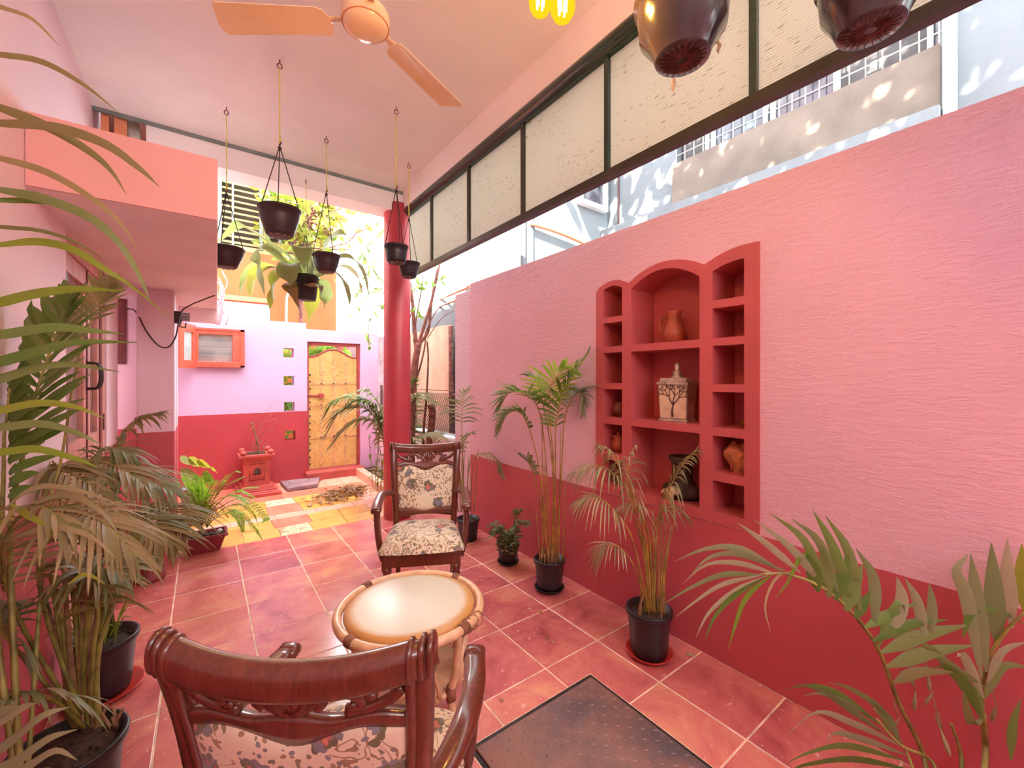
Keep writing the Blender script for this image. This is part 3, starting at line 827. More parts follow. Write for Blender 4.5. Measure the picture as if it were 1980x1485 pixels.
for (sx, sy) in ((-1,-1),(1,-1),(1,1),(-1,1)):
    part('corner_knob', MB().ball((.57 + sx * .155, 6.62 + sy * .155, .525), (.04, .04, .035), 10, 6), M['brick_red'], tu, True)
part('soil', MB().box((.46, 6.51, .49), (.68, 6.73, .502)), M['soil'], tu, True)
st = MB().tube(catm([(.60, 6.60, .49), (.585, 6.58, .62), (.55, 6.56, .78), (.515, 6.56, .92)], 4), [.014] * 7 + [.011] * 6, 7)
rr = random.Random(5)
for k in range(10):
    z = .6 + rr.random() * .3; a = rr.uniform(-1, 1)
    st.tube(catm([(.57, 6.57, z), (.57 + a * .10, 6.53, z + .10), (.57 + a * .2 + .08, 6.52, z + .16 + rr.random() * .1)], 3), .0025, 4)
for k in range(5):
    x = .46 + k * .05
    st.tube(catm([(x, 6.47, .50), (x + rr.uniform(-.04, .04), 6.44, .56), (x + rr.uniform(-.06, .08), 6.45, .62 + rr.random() * .1)], 3), .003, 4)
part('dry_stem', st, M['dry'], tu, True, label='bare dry woody stem with thin twigs')
for k, (x0, x1, y) in enumerate(((.33, .80, 6.30), (.36, .82, 6.20))):
    solo('edging_bar', MB().box((x0, y - .03, -.008), (x1, y + .03, .035)), M['brick_red'], ('red edging bar on the ground right in front of the pedestal planter', 'red edging bar farther forward of the pedestal planter, nearest the camera')[k], 'edging', ((x0 + x1) / 2, y, -.008), None, .004)

# ---- stone cover slab
sb = MB()
sb.prism([(.90, 6.26), (1.28, 6.30), (1.40, 6.74), (.88, 6.78)], (0, 0, -.006), (1,0,0), (0,1,0), (0,0,1), .045)
sb.tube(catm([(.97, 6.50, .038), (.97, 6.52, .055), (.97, 6.56, .055), (.97, 6.58, .038)], 3), .006, 6)
solo('stone_cover', sb, M['slate'], 'grey stone inspection cover with a lifting ring in front of the gate', 'cover', (1.1, 6.5, -.006), None, .004)

# ---- leaf litter swept into a heap
lp = MB(); rr = random.Random(21)
def leafq(m, c, L, W, rz, tilt, curl, mi=0):
    R = Matrix.Translation(c) @ Matrix.Rotation(rz, 4, 'Z') @ Matrix.Rotation(tilt, 4, 'X')
    pts = [(-L/2, 0, 0), (-L/6, -W/2, curl), (-L/6, W/2, curl), (L/5, -W*.42, curl*.8), (L/5, W*.42, curl*.8), (L/2, 0, curl*2), (0, 0, -.001)]
    m.add([R @ Vector(p) for p in pts], [(0,1,6),(0,6,2),(1,3,6),(2,6,4),(3,5,6),(4,6,5)], False, mi)
for k in range(430):
    t = rr.random()
    a = rr.gauss(0, 1); b_ = rr.gauss(0, 1)
    x = 1.52 + .20 * a; y = 5.72 + .13 * b_ + .1 * a * .4
    if x > 1.84 or x < 1.0: continue
    h = max(0, .075 * math.exp(-(a * a + b_ * b_) / 2.2)) * rr.random()
    leafq(lp, (x, y, .008 + h), rr.uniform(.04, .085), rr.uniform(.018, .038), rr.uniform(0, 6.28), rr.uniform(-.7, .7), rr.uniform(.002, .012))
for k in range(60):
    leafq(lp, (rr.uniform(.98, 1.45), rr.uniform(5.35, 5.62), .006), rr.uniform(.04, .07), rr.uniform(.012, .025), rr.uniform(0, 6.28), rr.uniform(-.2, .2), .004)
o = solo('leaf_heap', lp, M['litter'], 'heap of dry fallen leaves swept together on the yellow courtyard tiles', 'leaves', (1.52, 5.72, .0)); o['kind'] = 'stuff'
lb = MB()
for k in range(170):
    leafq(lb, (rr.uniform(1.99, 2.27), rr.uniform(5.1, 6.8), .062 + rr.random() * .02), rr.uniform(.04, .08), rr.uniform(.02, .035), rr.uniform(0, 6.28), rr.uniform(-.5, .5), .006)
o = solo('bed_litter', lb, M['litter'], 'dry leaves scattered over the planting bed behind the red column', 'leaves', (2.12, 6.0, .06)); o['kind'] = 'stuff'

# ---- mesh fence and board on the low wall
fe = thing('mesh_fence', 'chain link mesh fence standing on the low white-topped wall', 'fence', (2.38, 5.6, .825))
fm = MB()
y0, y1, z0, z1, dd = 4.08, 6.9, .83, 1.37, .055
n = int((y1 - y0) / dd)
for i in range(n):
    y = y0 + i * dd
    zig = []
    k = 0; z = z0
    while z < z1 + .001:
        zig.append((2.38 + (.003 if k % 2 else -.003), y + (dd if k % 2 else 0) , z)); z += dd * .9; k += 1
    fm.tube(zig, .0038, 4, False)
    zig2 = [(p[0], y + (0 if q % 2 else dd), p[2]) for q, p in enumerate(zig)]
    fm.tube(zig2, .0038, 4, False)
part('wire_mesh', fm, M['wire'], fe, True, kind='stuff')
part('top_wire', MB().tube([(2.38, 4.06, 1.36), (2.38, 6.9, 1.36)], .005, 6), M['wire'], fe, True)
for y in (4.09, 5.5, 6.88): part('post', MB().box((2.362, y - .018, .825), (2.398, y + .018, 1.40)), M['wire'], fe, True)
bd = MB().box((2.60, 4.50, .0), (2.63, 6.9, 2.19))
bd2 = thing('plywood_board', 'tall weathered pinkish board standing behind the mesh fence', 'board', (2.61, 5.7, -.15))
part('panel', MB().prism([(4.86, -.15), (6.9, -.15), (6.9, 2.24), (6.1, 2.20), (5.2, 2.23), (4.86, 2.21)], (2.60, 0, 0), (0,1,0), (0,0,1), (1,0,0), .03), M['board'], bd2, True)
part('frayed_edge', MB().tube([(2.595, 4.85, .8), (2.59, 4.83, 1.4), (2.595, 4.86, 1.8), (2.59, 4.84, 2.19)], [.02, .035, .025, .035], 7), M['bark'], bd2, True, label='ragged brown edge of the board')
for k, (pa, pb) in enumerate((((835, 585, 6.6), (908, 555, 4.6)), ((835, 598, 6.6), (906, 572, 4.5)))):
    a_, b_ = P(*pa), P(*pb)
    solo('overhead_pipe', MB().tube([a_, b_], .012, 7), M['orange_trim'], ('upper of the two thin pipes slanting beyond the board', 'lower of the two thin pipes slanting beyond the board')[k], 'pipe', a_)

# ---- manhole checker plate set in the floor
mh = thing('manhole_cover', 'rusty steel checker plate hatch set in the red tiled floor', 'hatch', (1.22, 1.08, 0))
part('frame', MB().box((.866, .704, -.006), (1.581, 1.468, -.001)), M['metal_dark'], mh, True)
pl = part('plate', MB().box((.885, .72, -.002), (1.562, 1.445, .008)), M['iron'], mh, True, .003)
tr = MB()
i = 0
for a in range(18):
    for c in range(20):
        x = .905 + a * .0375; y = .735 + c * .0365
        ang = PI / 4 if (a + c) % 2 else -PI / 4
        u = Vector((math.cos(ang), math.sin(ang), 0)); w = Vector((-u.y, u.x, 0)); o_ = Vector((x, y, .008))
        tr.add([o_ - u * .013, o_ - w * .0045, o_ + u * .013, o_ + w * .0045, o_ + ZZ * .003], [(0,1,4),(1,2,4),(2,3,4),(3,0,4)], False)
part('raised_treads', tr, M['iron'], pl, True, kind='stuff')

# ================================================================== FURNITURE
def chair(label, loc, rot):
    c = thing('armchair', label, 'chair', loc, rot, None)
    W = M['wood']
    hw0, hw1 = .205, .243                     # half width of the back: at the seat and at the top
    def stile(s):
        return [(s * hw0, -.215, .36), (s * (hw0 + .004), -.222, .48), (s * (hw0 + .016), -.243, .66), (s * (hw0 + .028), -.272, .84), (s * hw1, -.315, 1.0)]
    # seat: apron, cushion
    ap = MB()
    ap.prism([(-.245, .235), (.245, .235), (.215, -.235), (-.215, -.235)][::-1], (0, 0, .315), (1,0,0), (0,1,0), (0,0,1), .085)
    part('seat_frame', ap, W, c, bevel=.008)
    nx, ny = 18, 16
    cu = MB(); vs = []; fs = []
    for top_ in (1, 0):
        for j in range(ny + 1):
            for i in range(nx + 1):
                u = 2 * i / nx - 1; v = 2 * j / ny - 1
                hw = .225 + .055 * ((v + 1) / 2) ** .8
                x = u * hw * (1 - .05 * v ** 6); y = .02 + v * .245 * (1 - .10 * u * u * (1 if v > 0 else .3))
                e = (1 - abs(u) ** 5) * (1 - abs(v) ** 5)
                z = .405 + (.085 * max(e, 0) ** .42 if top_ else -.012 * e)
                vs.append((x, y, z))
    N_ = (nx + 1) * (ny + 1)
    for t in (0, 1):
        for j in range(ny):
            for i in range(nx):
                q = t * N_ + j * (nx + 1) + i
                f = (q, q + 1, q + nx + 2, q + nx + 1)
                fs.append(f if t == 0 else tuple(reversed(f)))
    cu.add(vs, fs, True)
    part('seat_cushion', cu, M['fabric'], c, label='floral tapestry seat cushion')
    # legs: turned front legs, plain rear legs
    prof = [(.016, 0), (.020, .02), (.017, .05), (.015, .07), (.024, .10), (.028, .16), (.030, .20), (.022, .235), (.030, .25), (.022, .265), (.030, .285), (.030, .315)]
    for s in (-1, 1):
        part('leg', MB().lathe(prof, 14, (s * .215, .205, 0)).box((s * .215 - .029, .176, .30), (s * .215 + .029, .234, .40)), W, c)
        part('leg', MB().sweep(catm([(s * .20, -.29, 0), (s * .20, -.25, .15), (s * .203, -.222, .30), (s * .205, -.215, .40)], 4), .036, .042, (0, 1, 0)), W, c)
        sp = catm(stile(s), 5)
        bs = part('back_post', MB().sweep(sp, [.044] * len(sp), [.05 - .012 * i / len(sp) for i in range(len(sp))], (0, 1, 0), 12, 3.2), W, c)
        # arms: S-curved and ending in a broad flat hand rest
        a = catm([(s * (hw0 + .018), -.250, .655), (s * .258, -.205, .675), (s * .292, -.10, .690), (s * .298, .05, .668), (s * .286, .165, .668)], 5)
        ws = [.040, .046] + [.054 + .010 * (i / (len(a) - 3)) for i in range(len(a) - 2)]
        part('arm', MB().sweep(a, ws, [.040] * len(a), ZZ, 12, 3.0).sweep([(s * .285, .15, .667), (s * .285, .19, .668), (s * .285, .205, .66)], [.062, .064, .056], [.040, .042, .028], ZZ, 12, 3), W, c)
        b_ = catm([(s * .248, .135, .33), (s * .272, .125, .42), (s * .283, .14, .54), (s * .284, .165, .655)], 5)
        part('arm_support', MB().sweep(b_, .040, .046, (0, 1, 0), 12, 3), W, c)
    # crest rail: thick rolled bar bowed backwards
    def bow(x, z):     # y of the back at height z, bowed in plan
        t = (z - .36) / .64
        y0 = -.215 - .03 * t - .07 * t * t
        return y0 - .040 * (1 - (x / .25) ** 2) * min(1, max(0, (z - .5) / .5))
    cr = [(x, bow(x, 1.0) + .006, .985 - .022 * (1 - (x / .243) ** 2)) for x in [-.268 + .536 * i / 24 for i in range(25)]]
    part('crest_rail', MB().sweep(cr, [.030, .046] + [.054] * 21 + [.046, .030], [.040, .060] + [.070] * 21 + [.060, .040], ZZ, 18, 2.4), W, c)
    for s in (-1, 1):
        m = MB()
        for d_ in (.258, .243, .222):
            zr = .985 - .022 * (1 - (d_ / .243) ** 2)
            m.sweep([(s * (d_ + e_), bow(s * d_, 1.0) + .006, zr) for e_ in (-.007, -.003, .003, .007)], [.050, .062, .062, .050], [.066, .080, .080, .066], ZZ, 18, 2.4)
        part('rail_ring', m, W, c)
    # backrest: frame rail with curved edges, upholstered panel, lower rail
    def slabgrid(fz0, fz1, x0, x1, th, dy, nx=20, nz=5, puff=0.0):
        m = MB(); vs = []; fs = []
        for side in (0, 1):
            for j in range(nz + 1):
                for i in range(nx + 1):
                    u = i / nx; v = j / nz
                    z = fz0(2 * u - 1) + (fz1(2 * u - 1) - fz0(2 * u - 1)) * v
                    tt = (z - .36) / .64
                    hw = (x0 + (x1 - x0) * tt)
                    x = (2 * u - 1) * hw
                    e = max(0, (1 - abs(2 * u - 1) ** 6) * (1 - abs(2 * v - 1) ** 6)) ** .5
                    y = bow(x, z) + dy + (th / 2 + puff * e) * (1 if side else -1)
                    vs.append((x, y, z))
        N2 = (nx + 1) * (nz + 1)
        for j in range(nz):
            for i in range(nx):
                q = j * (nx + 1) + i
                fs.append((q, q + 1, q + nx + 2, q + nx + 1)); fs.append((N2 + q + nx + 1, N2 + q + nx + 2, N2 + q + 1, N2 + q))
        for i in range(nx):
            fs.append((i + 1, i, N2 + i, N2 + i + 1)); q = nz * (nx + 1) + i
            fs.append((q, q + 1, N2 + q + 1, N2 + q))
        for j in range(nz):
            q = j * (nx + 1); r_ = q + nx
            fs.append((q, q + nx + 1, N2 + q + nx + 1, N2 + q)); fs.append((r_ + nx + 1, r_, N2 + r_, N2 + r_ + nx + 1))
        return m.add(vs, fs, True)
    up_lo = lambda u: .842 - .030 * math.exp(-(u / .28) ** 2) + .012 * math.exp(-((abs(u) - .62) / .25) ** 2)
    up_hi = lambda u: .874 + .006 * math.cos(u * 9)
    lo_hi = lambda u: .545 - .020 * math.exp(-(u / .35) ** 2) + .006
    lo_lo = lambda u: .485 + .022 * (1 - u * u)
    part('upper_rail', slabgrid(up_lo, up_hi, .192, .226, .026, 0, 24, 3), W, c)
    part('lower_rail', slabgrid(lo_lo, lo_hi, .192, .226, .026, 0, 24, 3), W, c)
    part('backrest_pad', slabgrid(lambda u: lo_hi(u) - .006, lambda u: up_lo(u) + .006, .186, .220, .016, .0, 20, 14, .014), M['fabric'], c, label='floral tapestry backrest panel')
    # side moulding between pad and post
    for s in (-1, 1):
        q = [(s * (.190 + .034 * (z - .36) / .64), bow(s * .2, z), z) for z in (.49, .6, .7, .8, .90, .96)]
        part('side_moulding', MB().sweep(q, .022, .030, (0, 1, 0), 10, 3), W, c)
    # pierced carving between the upper rail and the crest
    cv = MB()
    def pt(x, z): return (x, bow(x, z), z)
    for s in (-1, 1):
        cv.sweep(catm([pt(0, .876), pt(s * .035, .900), pt(s * .07, .925), pt(s * .105, .928), pt(s * .13, .912), pt(s * .125, .896), pt(s * .108, .898)], 4), .022, .023, (0, 1, 0), 8, 2.5)
        cv.sweep(catm([pt(s * .10, .884), pt(s * .14, .890), pt(s * .18, .905), pt(s * .205, .93)], 4), .022, .023, (0, 1, 0), 8, 2.5)
        cv.sweep(catm([pt(s * .012, .95), pt(s * .04, .938), pt(s * .062, .915), pt(s * .05, .896)], 4), .022, .023, (0, 1, 0), 8, 2.5)
        cv.ball(pt(s * .145, .915), (.016, .010, .010), 8, 6)
    for k in range(5):
        a_ = (k - 2) * .42
        cv.sweep([pt(0, .872), pt(.035 * math.sin(a_), .872 + .05 * math.cos(a_)), pt(.055 * math.sin(a_), .872 + .082 * math.cos(a_))], [.026, .026, .018], [.016, .024, .016], (0, 1, 0), 8, 2.5)
    part('carved_crest', cv, W, c, label='pierced scroll carving under the crest rail')
    return c
chair('carved mahogany armchair facing the camera beyond the round table', (1.215, 2.665, 0), math.radians(152.5))
chair('carved mahogany armchair in the foreground seen from behind', (.325, 1.115, 0), math.radians(-37.6))

# ---- round rattan table
tx, ty, tz = .757, 1.795, .47
tbl = thing('rattan_table', 'round rattan coffee table with a cream top between the two armchairs', 'table', (tx, ty, 0))
part('tabletop', MB().lathe([(0, tz - .02), (.26, tz - .02), (.282, tz - .012), (.288, tz + .002), (.284, tz + .014), (.262, tz + .021), (.0, tz + .023)], 56), M['tabletop'], tbl)
ring = [(.312 * math.cos(a), .312 * math.sin(a), tz) for a in [2 * PI * i / 64 for i in range(64)]]
part('rim_ring', MB().tube(ring, .0195, 12, closed=True), M['rattan'], tbl)
part('lower_ring', MB().tube([(p[0] * .72, p[1] * .72, .17) for p in ring], .013, 10, closed=True), M['rattan'], tbl)
part('under_ring', MB().tube([(p[0] * .84, p[1] * .84, tz - .035) for p in ring], .012, 10, closed=True), M['rattan'], tbl)
for k in range(4):
    a = math.radians(20 + 90 * k)
    ca, sa = math.cos(a), math.sin(a)
    lg = part('leg', MB().tube(catm([(.285 * ca, .285 * sa, tz - .015), (.272 * ca, .272 * sa, .30), (.24 * ca, .24 * sa, .15), (.29 * ca, .29 * sa, 0)], 5), .0165, 10), M['rattan'], tbl)
    part('foot_wrap', MB().tube([(.243 * ca, .243 * sa, .145), (.238 * ca, .238 * sa, .175), (.245 * ca, .245 * sa, .205)], .0215, 10), M['binding'], lg)
    bm = MB()
    for q in range(5):
        b_ = a + (q - 2) * .026
        c0 = Vector((.312 * math.cos(b_), .312 * math.sin(b_), tz)); er = Vector((math.cos(b_), math.sin(b_), 0))
        bm.tube([c0 + (er * math.cos(t) + ZZ * math.sin(t)) * .0215 for t in [2 * PI * i / 12 for i in range(12)]], .0042, 5, closed=True)
    part('cane_binding', bm, M['binding'], tbl)
    for q in range(4):           # nested hoops between the legs
        b0 = a + .22 + q * .10; b1 = a + PI / 2 - .22 - q * .10; h = .36 - q * .055
        pts = []
        for i in range(13):
            t = i / 12; b_ = b0 + (b1 - b0) * t
            r_ = .236 + .012 * math.sin(PI * t)
            pts.append((r_ * math.cos(b_), r_ * math.sin(b_), .17 + (h - .17) * math.sin(PI * t) ** .55))
        part('hoop', MB().tube(pts, .0085, 7), M['rattan'], tbl)
part('lower_shelf', MB().lathe([(0, .165), (.215, .165), (.215, .178), (0, .178)], 40), M['rattan'], tbl)
cv = MB()
for k in range(3):
    c0 = Vector((.312 * math.cos(-1.15 + k * .07), .312 * math.sin(-1.15 + k * .07), tz))
    cv.tube([c0 + Vector((.012 * k, 0, 0)) + Vector((math.cos(t) * .028, math.sin(t) * .012, math.sin(t) * .026)) for t in [2 * PI * i / 12 for i in range(12)]], .003, 5, closed=True)
part('loose_cane', cv, M['binding'], tbl, label='loose end of cane binding on the rim')

# ================================================================== THINGS IN THE NICHE
ZS = {k: v for k, v in zip('abcdef', (.790, 1.001, 1.243, 1.473, 1.719, 1.921))}
def nl(px, py, X):            # point on the plane at depth X seen at a pixel of the photograph
    d = FW + RT * ((px - HX) / FPX) + ZZ * ((HY - py) / FPX)
    return CO + d * (X / d.x)
q = nl(1303, 650, 2.33); jy = q.y
jug = thing('clay_jug', 'terracotta jug with a side handle in the arched top niche', 'jug', (2.33, jy, 1.719))
part('body', MB().lathe([(0, 0), (.045, 0), (.060, .02), (.068, .055), (.062, .09), (.044, .125), (.038, .15), (.042, .178), (.052, .196), (.046, .197), (.036, .178), (.032, .15), (.0, .14)], 32), M['clay'], jug)
part('handle', MB().tube(catm([(0, .040, .165), (0, .075, .165), (0, .098, .13), (0, .090, .085), (0, .066, .06)], 5), [.010] * 21, 8), M['clay'], jug)
q = nl(1307, 800, 2.31)
tin = thing('tin_caddy', 'silver tin caddy with a dark tree print and a knobbed lid', 'caddy', (2.315, q.y - .005, 1.245), math.radians(6))
def box_t(m, w0, d0, z0, w1, d1, z1): return frus(m, w0, d0, z0, w1, d1, z1, (0, 0, 0))
part('body', box_t(MB(), .11, .165, .012, .125, .185, .225), M['tin'], tin, bevel=.003)
part('foot', box_t(MB(), .125, .178, 0, .12, .172, .016), M['tin'], tin, bevel=.003)
part('front_panel', MB().add([(-.0575, -.078, .022), (-.0575, .078, .022), (-.0645, .086, .215), (-.0645, -.086, .215)], [(3, 2, 1, 0)]), M['tin_front'], tin, label='cream front panel')
part('lid', box_t(box_t(MB(), .137, .197, .222, .137, .197, .238), .12, .17, .238, .11, .16, .262), M['tin'], tin, bevel=.002)
part('knob', MB().lathe([(.036, .26), (.036, .27), (.024, .278), (.026, .30), (.018, .306), (.013, .318), (.018, .334), (.010, .352), (0, .358)], 16), M['tin'], tin)
br = MB(); rb = random.Random(8)
def limb(p, a, L, r, d):
    e = (p[0] + L * math.sin(a), p[1] + L * math.cos(a))
    def w(q, k=0): return Vector((-.0585 - (q[1] - .022) / .193 * .007 - .001, -q[0], q[1]))
    mids = (p[0] * .5 + e[0] * .5 + rb.uniform(-.1, .1) * L, p[1] * .5 + e[1] * .5)
    br.tube([w(p), w(mids), w(e)], [r, r * .85, r * .65], 5)
    if d:
        for s in (-1, 1, rb.choice((-.3, .3))):
            limb(e, a + s * rb.uniform(.45, .85), L * rb.uniform(.62, .8), r * .62, d - 1)
limb((0, .03), .06, .072, .0065, 4)
part('tree_print', br, M['print'], tin, label='dark branching tree motif')
q = nl(1318, 960, 2.32)
vz = thing('carved_vase', 'dark carved stone vase with a flared rim in the lowest middle niche', 'vase', (2.33, q.y, .785))
part('body', MB().lathe([(0, 0), (.085, 0), (.095, .03), (.075, .08), (.055, .11), (.058, .15), (.064, .21), (.078, .232), (.080, .248), (.060, .250), (.05, .2), (0, .18)], 24), M['vase_dark'], vz)
part('base_root', MB().ball((-.02, -.07, .045), (.055, .07, .045), 12, 8).ball((0, .07, .04), (.05, .06, .04), 12, 8), M['vase_dark'], vz)
q = nl(1292, 940, 2.22)
sh_ = MB(); pts = []
for i in range(30):
    t = i / 29; a = t * 3 * 2 * PI; r_ = .030 * (1 - t) + .003
    pts.append((2.222 + .5 * r_ * math.cos(a), q.y + (t - .4) * .085, .785 + .038 + r_ * math.sin(a) * .8))
sh_.tube(pts, [.022 * (1 - i / 29) + .005 for i in range(30)], 8)
solo('sea_shell', sh_, M['shell'], 'tan spiral shell lying in front of the dark carved vase', 'shell', (2.235, q.y, .785))
for (px, py, z, nm, lb_, mt, lid) in ((1193, 790, 1.243, 'clay_pot', 'squat glazed brown pot in the fourth cell of the left niche column', 'clay_dark', False), (1191, 855, 1.001, 'clay_pot', 'small round terracotta pot with a lid in the fifth cell of the left niche column', 'clay', True), (1189, 915, .790, 'clay_pot', 'brown clay pot in the lowest cell of the left niche column', 'clay_dark', False)):
    q = nl(px, py, 2.29)
    cp = thing(nm, lb_, 'pot', (2.30, max(q.y - .012, 1.80), z))
    part('body', MB().lathe([(0, 0), (.028, 0), (.046, .02), (.051, .045), (.042, .072), (.030, .082), (.036, .098), (.030, .099), (.025, .08), (0, .075)], 24), M[mt], cp)
    if lid: part('lid', MB().lathe([(.037, .098), (.036, .106), (.012, .116), (.008, .124), (.010, .132), (0, .136)], 20), M['clay'], cp)
q = nl(1430, 820, 2.26)
solo('brass_bowl', MB().lathe([(0, 0), (.018, 0), (.020, .006), (.034, .022), (.036, .030), (.032, .029), (.018, .012), (0, .010)], 24, (2.31, 1.033, 1.243)), M['brass'], 'tiny brass bowl in the fourth cell of the right niche column', 'bowl', (2.31, 1.033, 1.243))
cr_ = MB(); rb = random.Random(4)
def lump(m, c, r, n, seed, amp, MX=None):
    rr_ = random.Random(seed); k = len(m.v)
    m.ball(c, r, n, n)
    ph = [(Vector((rr_.uniform(-1, 1), rr_.uniform(-1, 1), rr_.uniform(-1, 1))).normalized(), rr_.uniform(3, 9), rr_.uniform(0, 6)) for _ in range(9)]
    for i in range(k, len(m.v)):
        d_ = (m.v[i] - Vector(c)); u = Vector((d_.x / r[0], d_.y / r[1], d_.z / r[2]))
        s_ = sum(math.sin(u.dot(a) * f + p) for a, f, p in ph) / 9
        m.v[i] = Vector(c) + d_ * (1 + amp * s_ * 2)
lump(cr_, (2.30, 1.075, 1.083), (.05, .062, .08), 20, 5, .30)
lump(cr_, (2.30, 1.028, 1.055), (.04, .035, .05), 16, 9, .30)
solo('coral_rock', cr_, M['coral'], 'lumpy orange coral rock in the fifth cell of the right niche column', 'rock', (2.30, 1.06, 1.003))

# ================================================================== OVERHEAD THINGS
fan = thing('ceiling_fan', 'cream three bladed ceiling fan hanging from the pink ceiling', 'fan', (.553, 1.793, 3.0))
part('down_rod', MB().tube([(0, 0, .10), (0, 0, .55)], .014, 12), M['fan_dark'], fan)
part('canopy', MB().lathe([(.018, .42), (.06, .50), (.062, .552), (0, .552)], 24), M['fan'], fan)
part('collar', MB().lathe([(.022, .09), (.045, .10), (.045, .16), (.02, .19)], 20), M['fan_dark'], fan)
part('motor_housing', MB().lathe([(0, -.028), (.045, -.026), (.078, -.018), (.090, -.004), (.094, .006), (.0975, .012), (.098, .045), (.092, .056), (.062, .085), (.05, .10), (0, .10)], 48), M['fan'], fan)
part('seam_ring', MB().tube([(.0935 * math.cos(2 * PI * i / 48), .0935 * math.sin(2 * PI * i / 48), .0) for i in range(48)], .0025, 5, closed=True), M['orange_trim'], fan)
d0 = math.atan2(1.55 * 0 + (P(422, 40, 1).y - P(707, 50, 1).y), 1)
tipd = (CO + (P(422, 40, 1) - CO) * (1.5 / (P(422, 40, 1).z - 1.5))) - Vector((.553, 1.793, 3.0))
a0 = math.atan2(tipd.y, tipd.x)
for k in range(3):
    a = a0 + k * 2 * PI / 3
    R = Matrix.Rotation(a, 4, 'Z') @ Matrix.Rotation(math.radians(9), 4, 'X')
    bl = MB(); out = []
    for i in range(9): t = i / 8; out.append((.155 + .455 * t, -.060 - .012 * t))
    out += [(.625, -.055), (.628, -.03)]
    out += [(.600, .055), (.585, .066)]
    for i in range(9): t = i / 8; out.append((.560 - .37 * t, .064 - .006 * t))
    out += [(.165, .045), (.150, .015), (.146, -.03), (.150, -.052)]
    top_ = [R @ Vector((x, y, .022 - 3.2 * y * y * .35)) for x, y in out]; bot = [R @ Vector((x, y, .018 - 3.2 * y * y * .35)) for x, y in out]
    n = len(out); ct = R @ Vector((.38, 0, .022)); cb = R @ Vector((.38, 0, .018))
    bl.add(top_ + bot + [ct, cb], [(i, (i + 1) % n, 2 * n) for i in range(n)] + [((i + 1) % n + n, i + n, 2 * n + 1) for i in range(n)] + [(i, i + n, (i + 1) % n + n, (i + 1) % n) for i in range(n)], False)
    part('blade', bl, M['fan'], fan)
    part('blade_bracket', MB().sweep([R @ Vector((.085, 0, .030)), R @ Vector((.13, 0, .030)), R @ Vector((.165, -.005, .024)), R @ Vector((.24, -.005, .024))], [.030, .026, .05, .03], [.008, .008, .006, .004], ZZ, 8, 3), M['fan'], fan)

# two amber filament bulbs
for k, (px, py, d, lb_) in enumerate(((1045, 30, 1.22, 'glowing amber filament bulb, the left of the pendant pair'), (1088, 42, 1.15, 'glowing amber filament bulb, the right and lower of the pendant pair'))):
    b = P(px, py, d)
    L = thing('pendant_bulb', lb_, 'light bulb', b)
    part('glass', MB().lathe([(0, 0), (.012, .001), (.024, .010), (.033, .028), (.0345, .045), (.030, .07), (.022, .095), (.015, .115)], 28, caps=False), M['bulb_glass'], L)
    fl = MB()
    for i in range(4):
        a = i * PI / 2 + .4
        fl.tube([(.010 * math.cos(a), .010 * math.sin(a), .022), (.014 * math.cos(a), .014 * math.sin(a), .085)], .0032, 6)
    part('filament', fl, M['filament'], L)
    part('socket', MB().lathe([(.016, .112), (.020, .114), (.020, .165), (.012, .175), (0, .176)], 20), M['metal_dark'], L)
    part('cord', MB().tube([(0, 0, .17), (0, 0, 3.55 - b.z)], .003, 6), M['cable'], L)
    lt = bpy.data.lights.new('bulb_light', 'POINT'); lt.energy = 2.6; lt.color = (1, .66, .34); lt.shadow_soft_size = .03
    lo = bpy.data.objects.new('bulb_light', lt); COL.objects.link(lo); lo.parent = L; lo.location = (0, 0, .055)

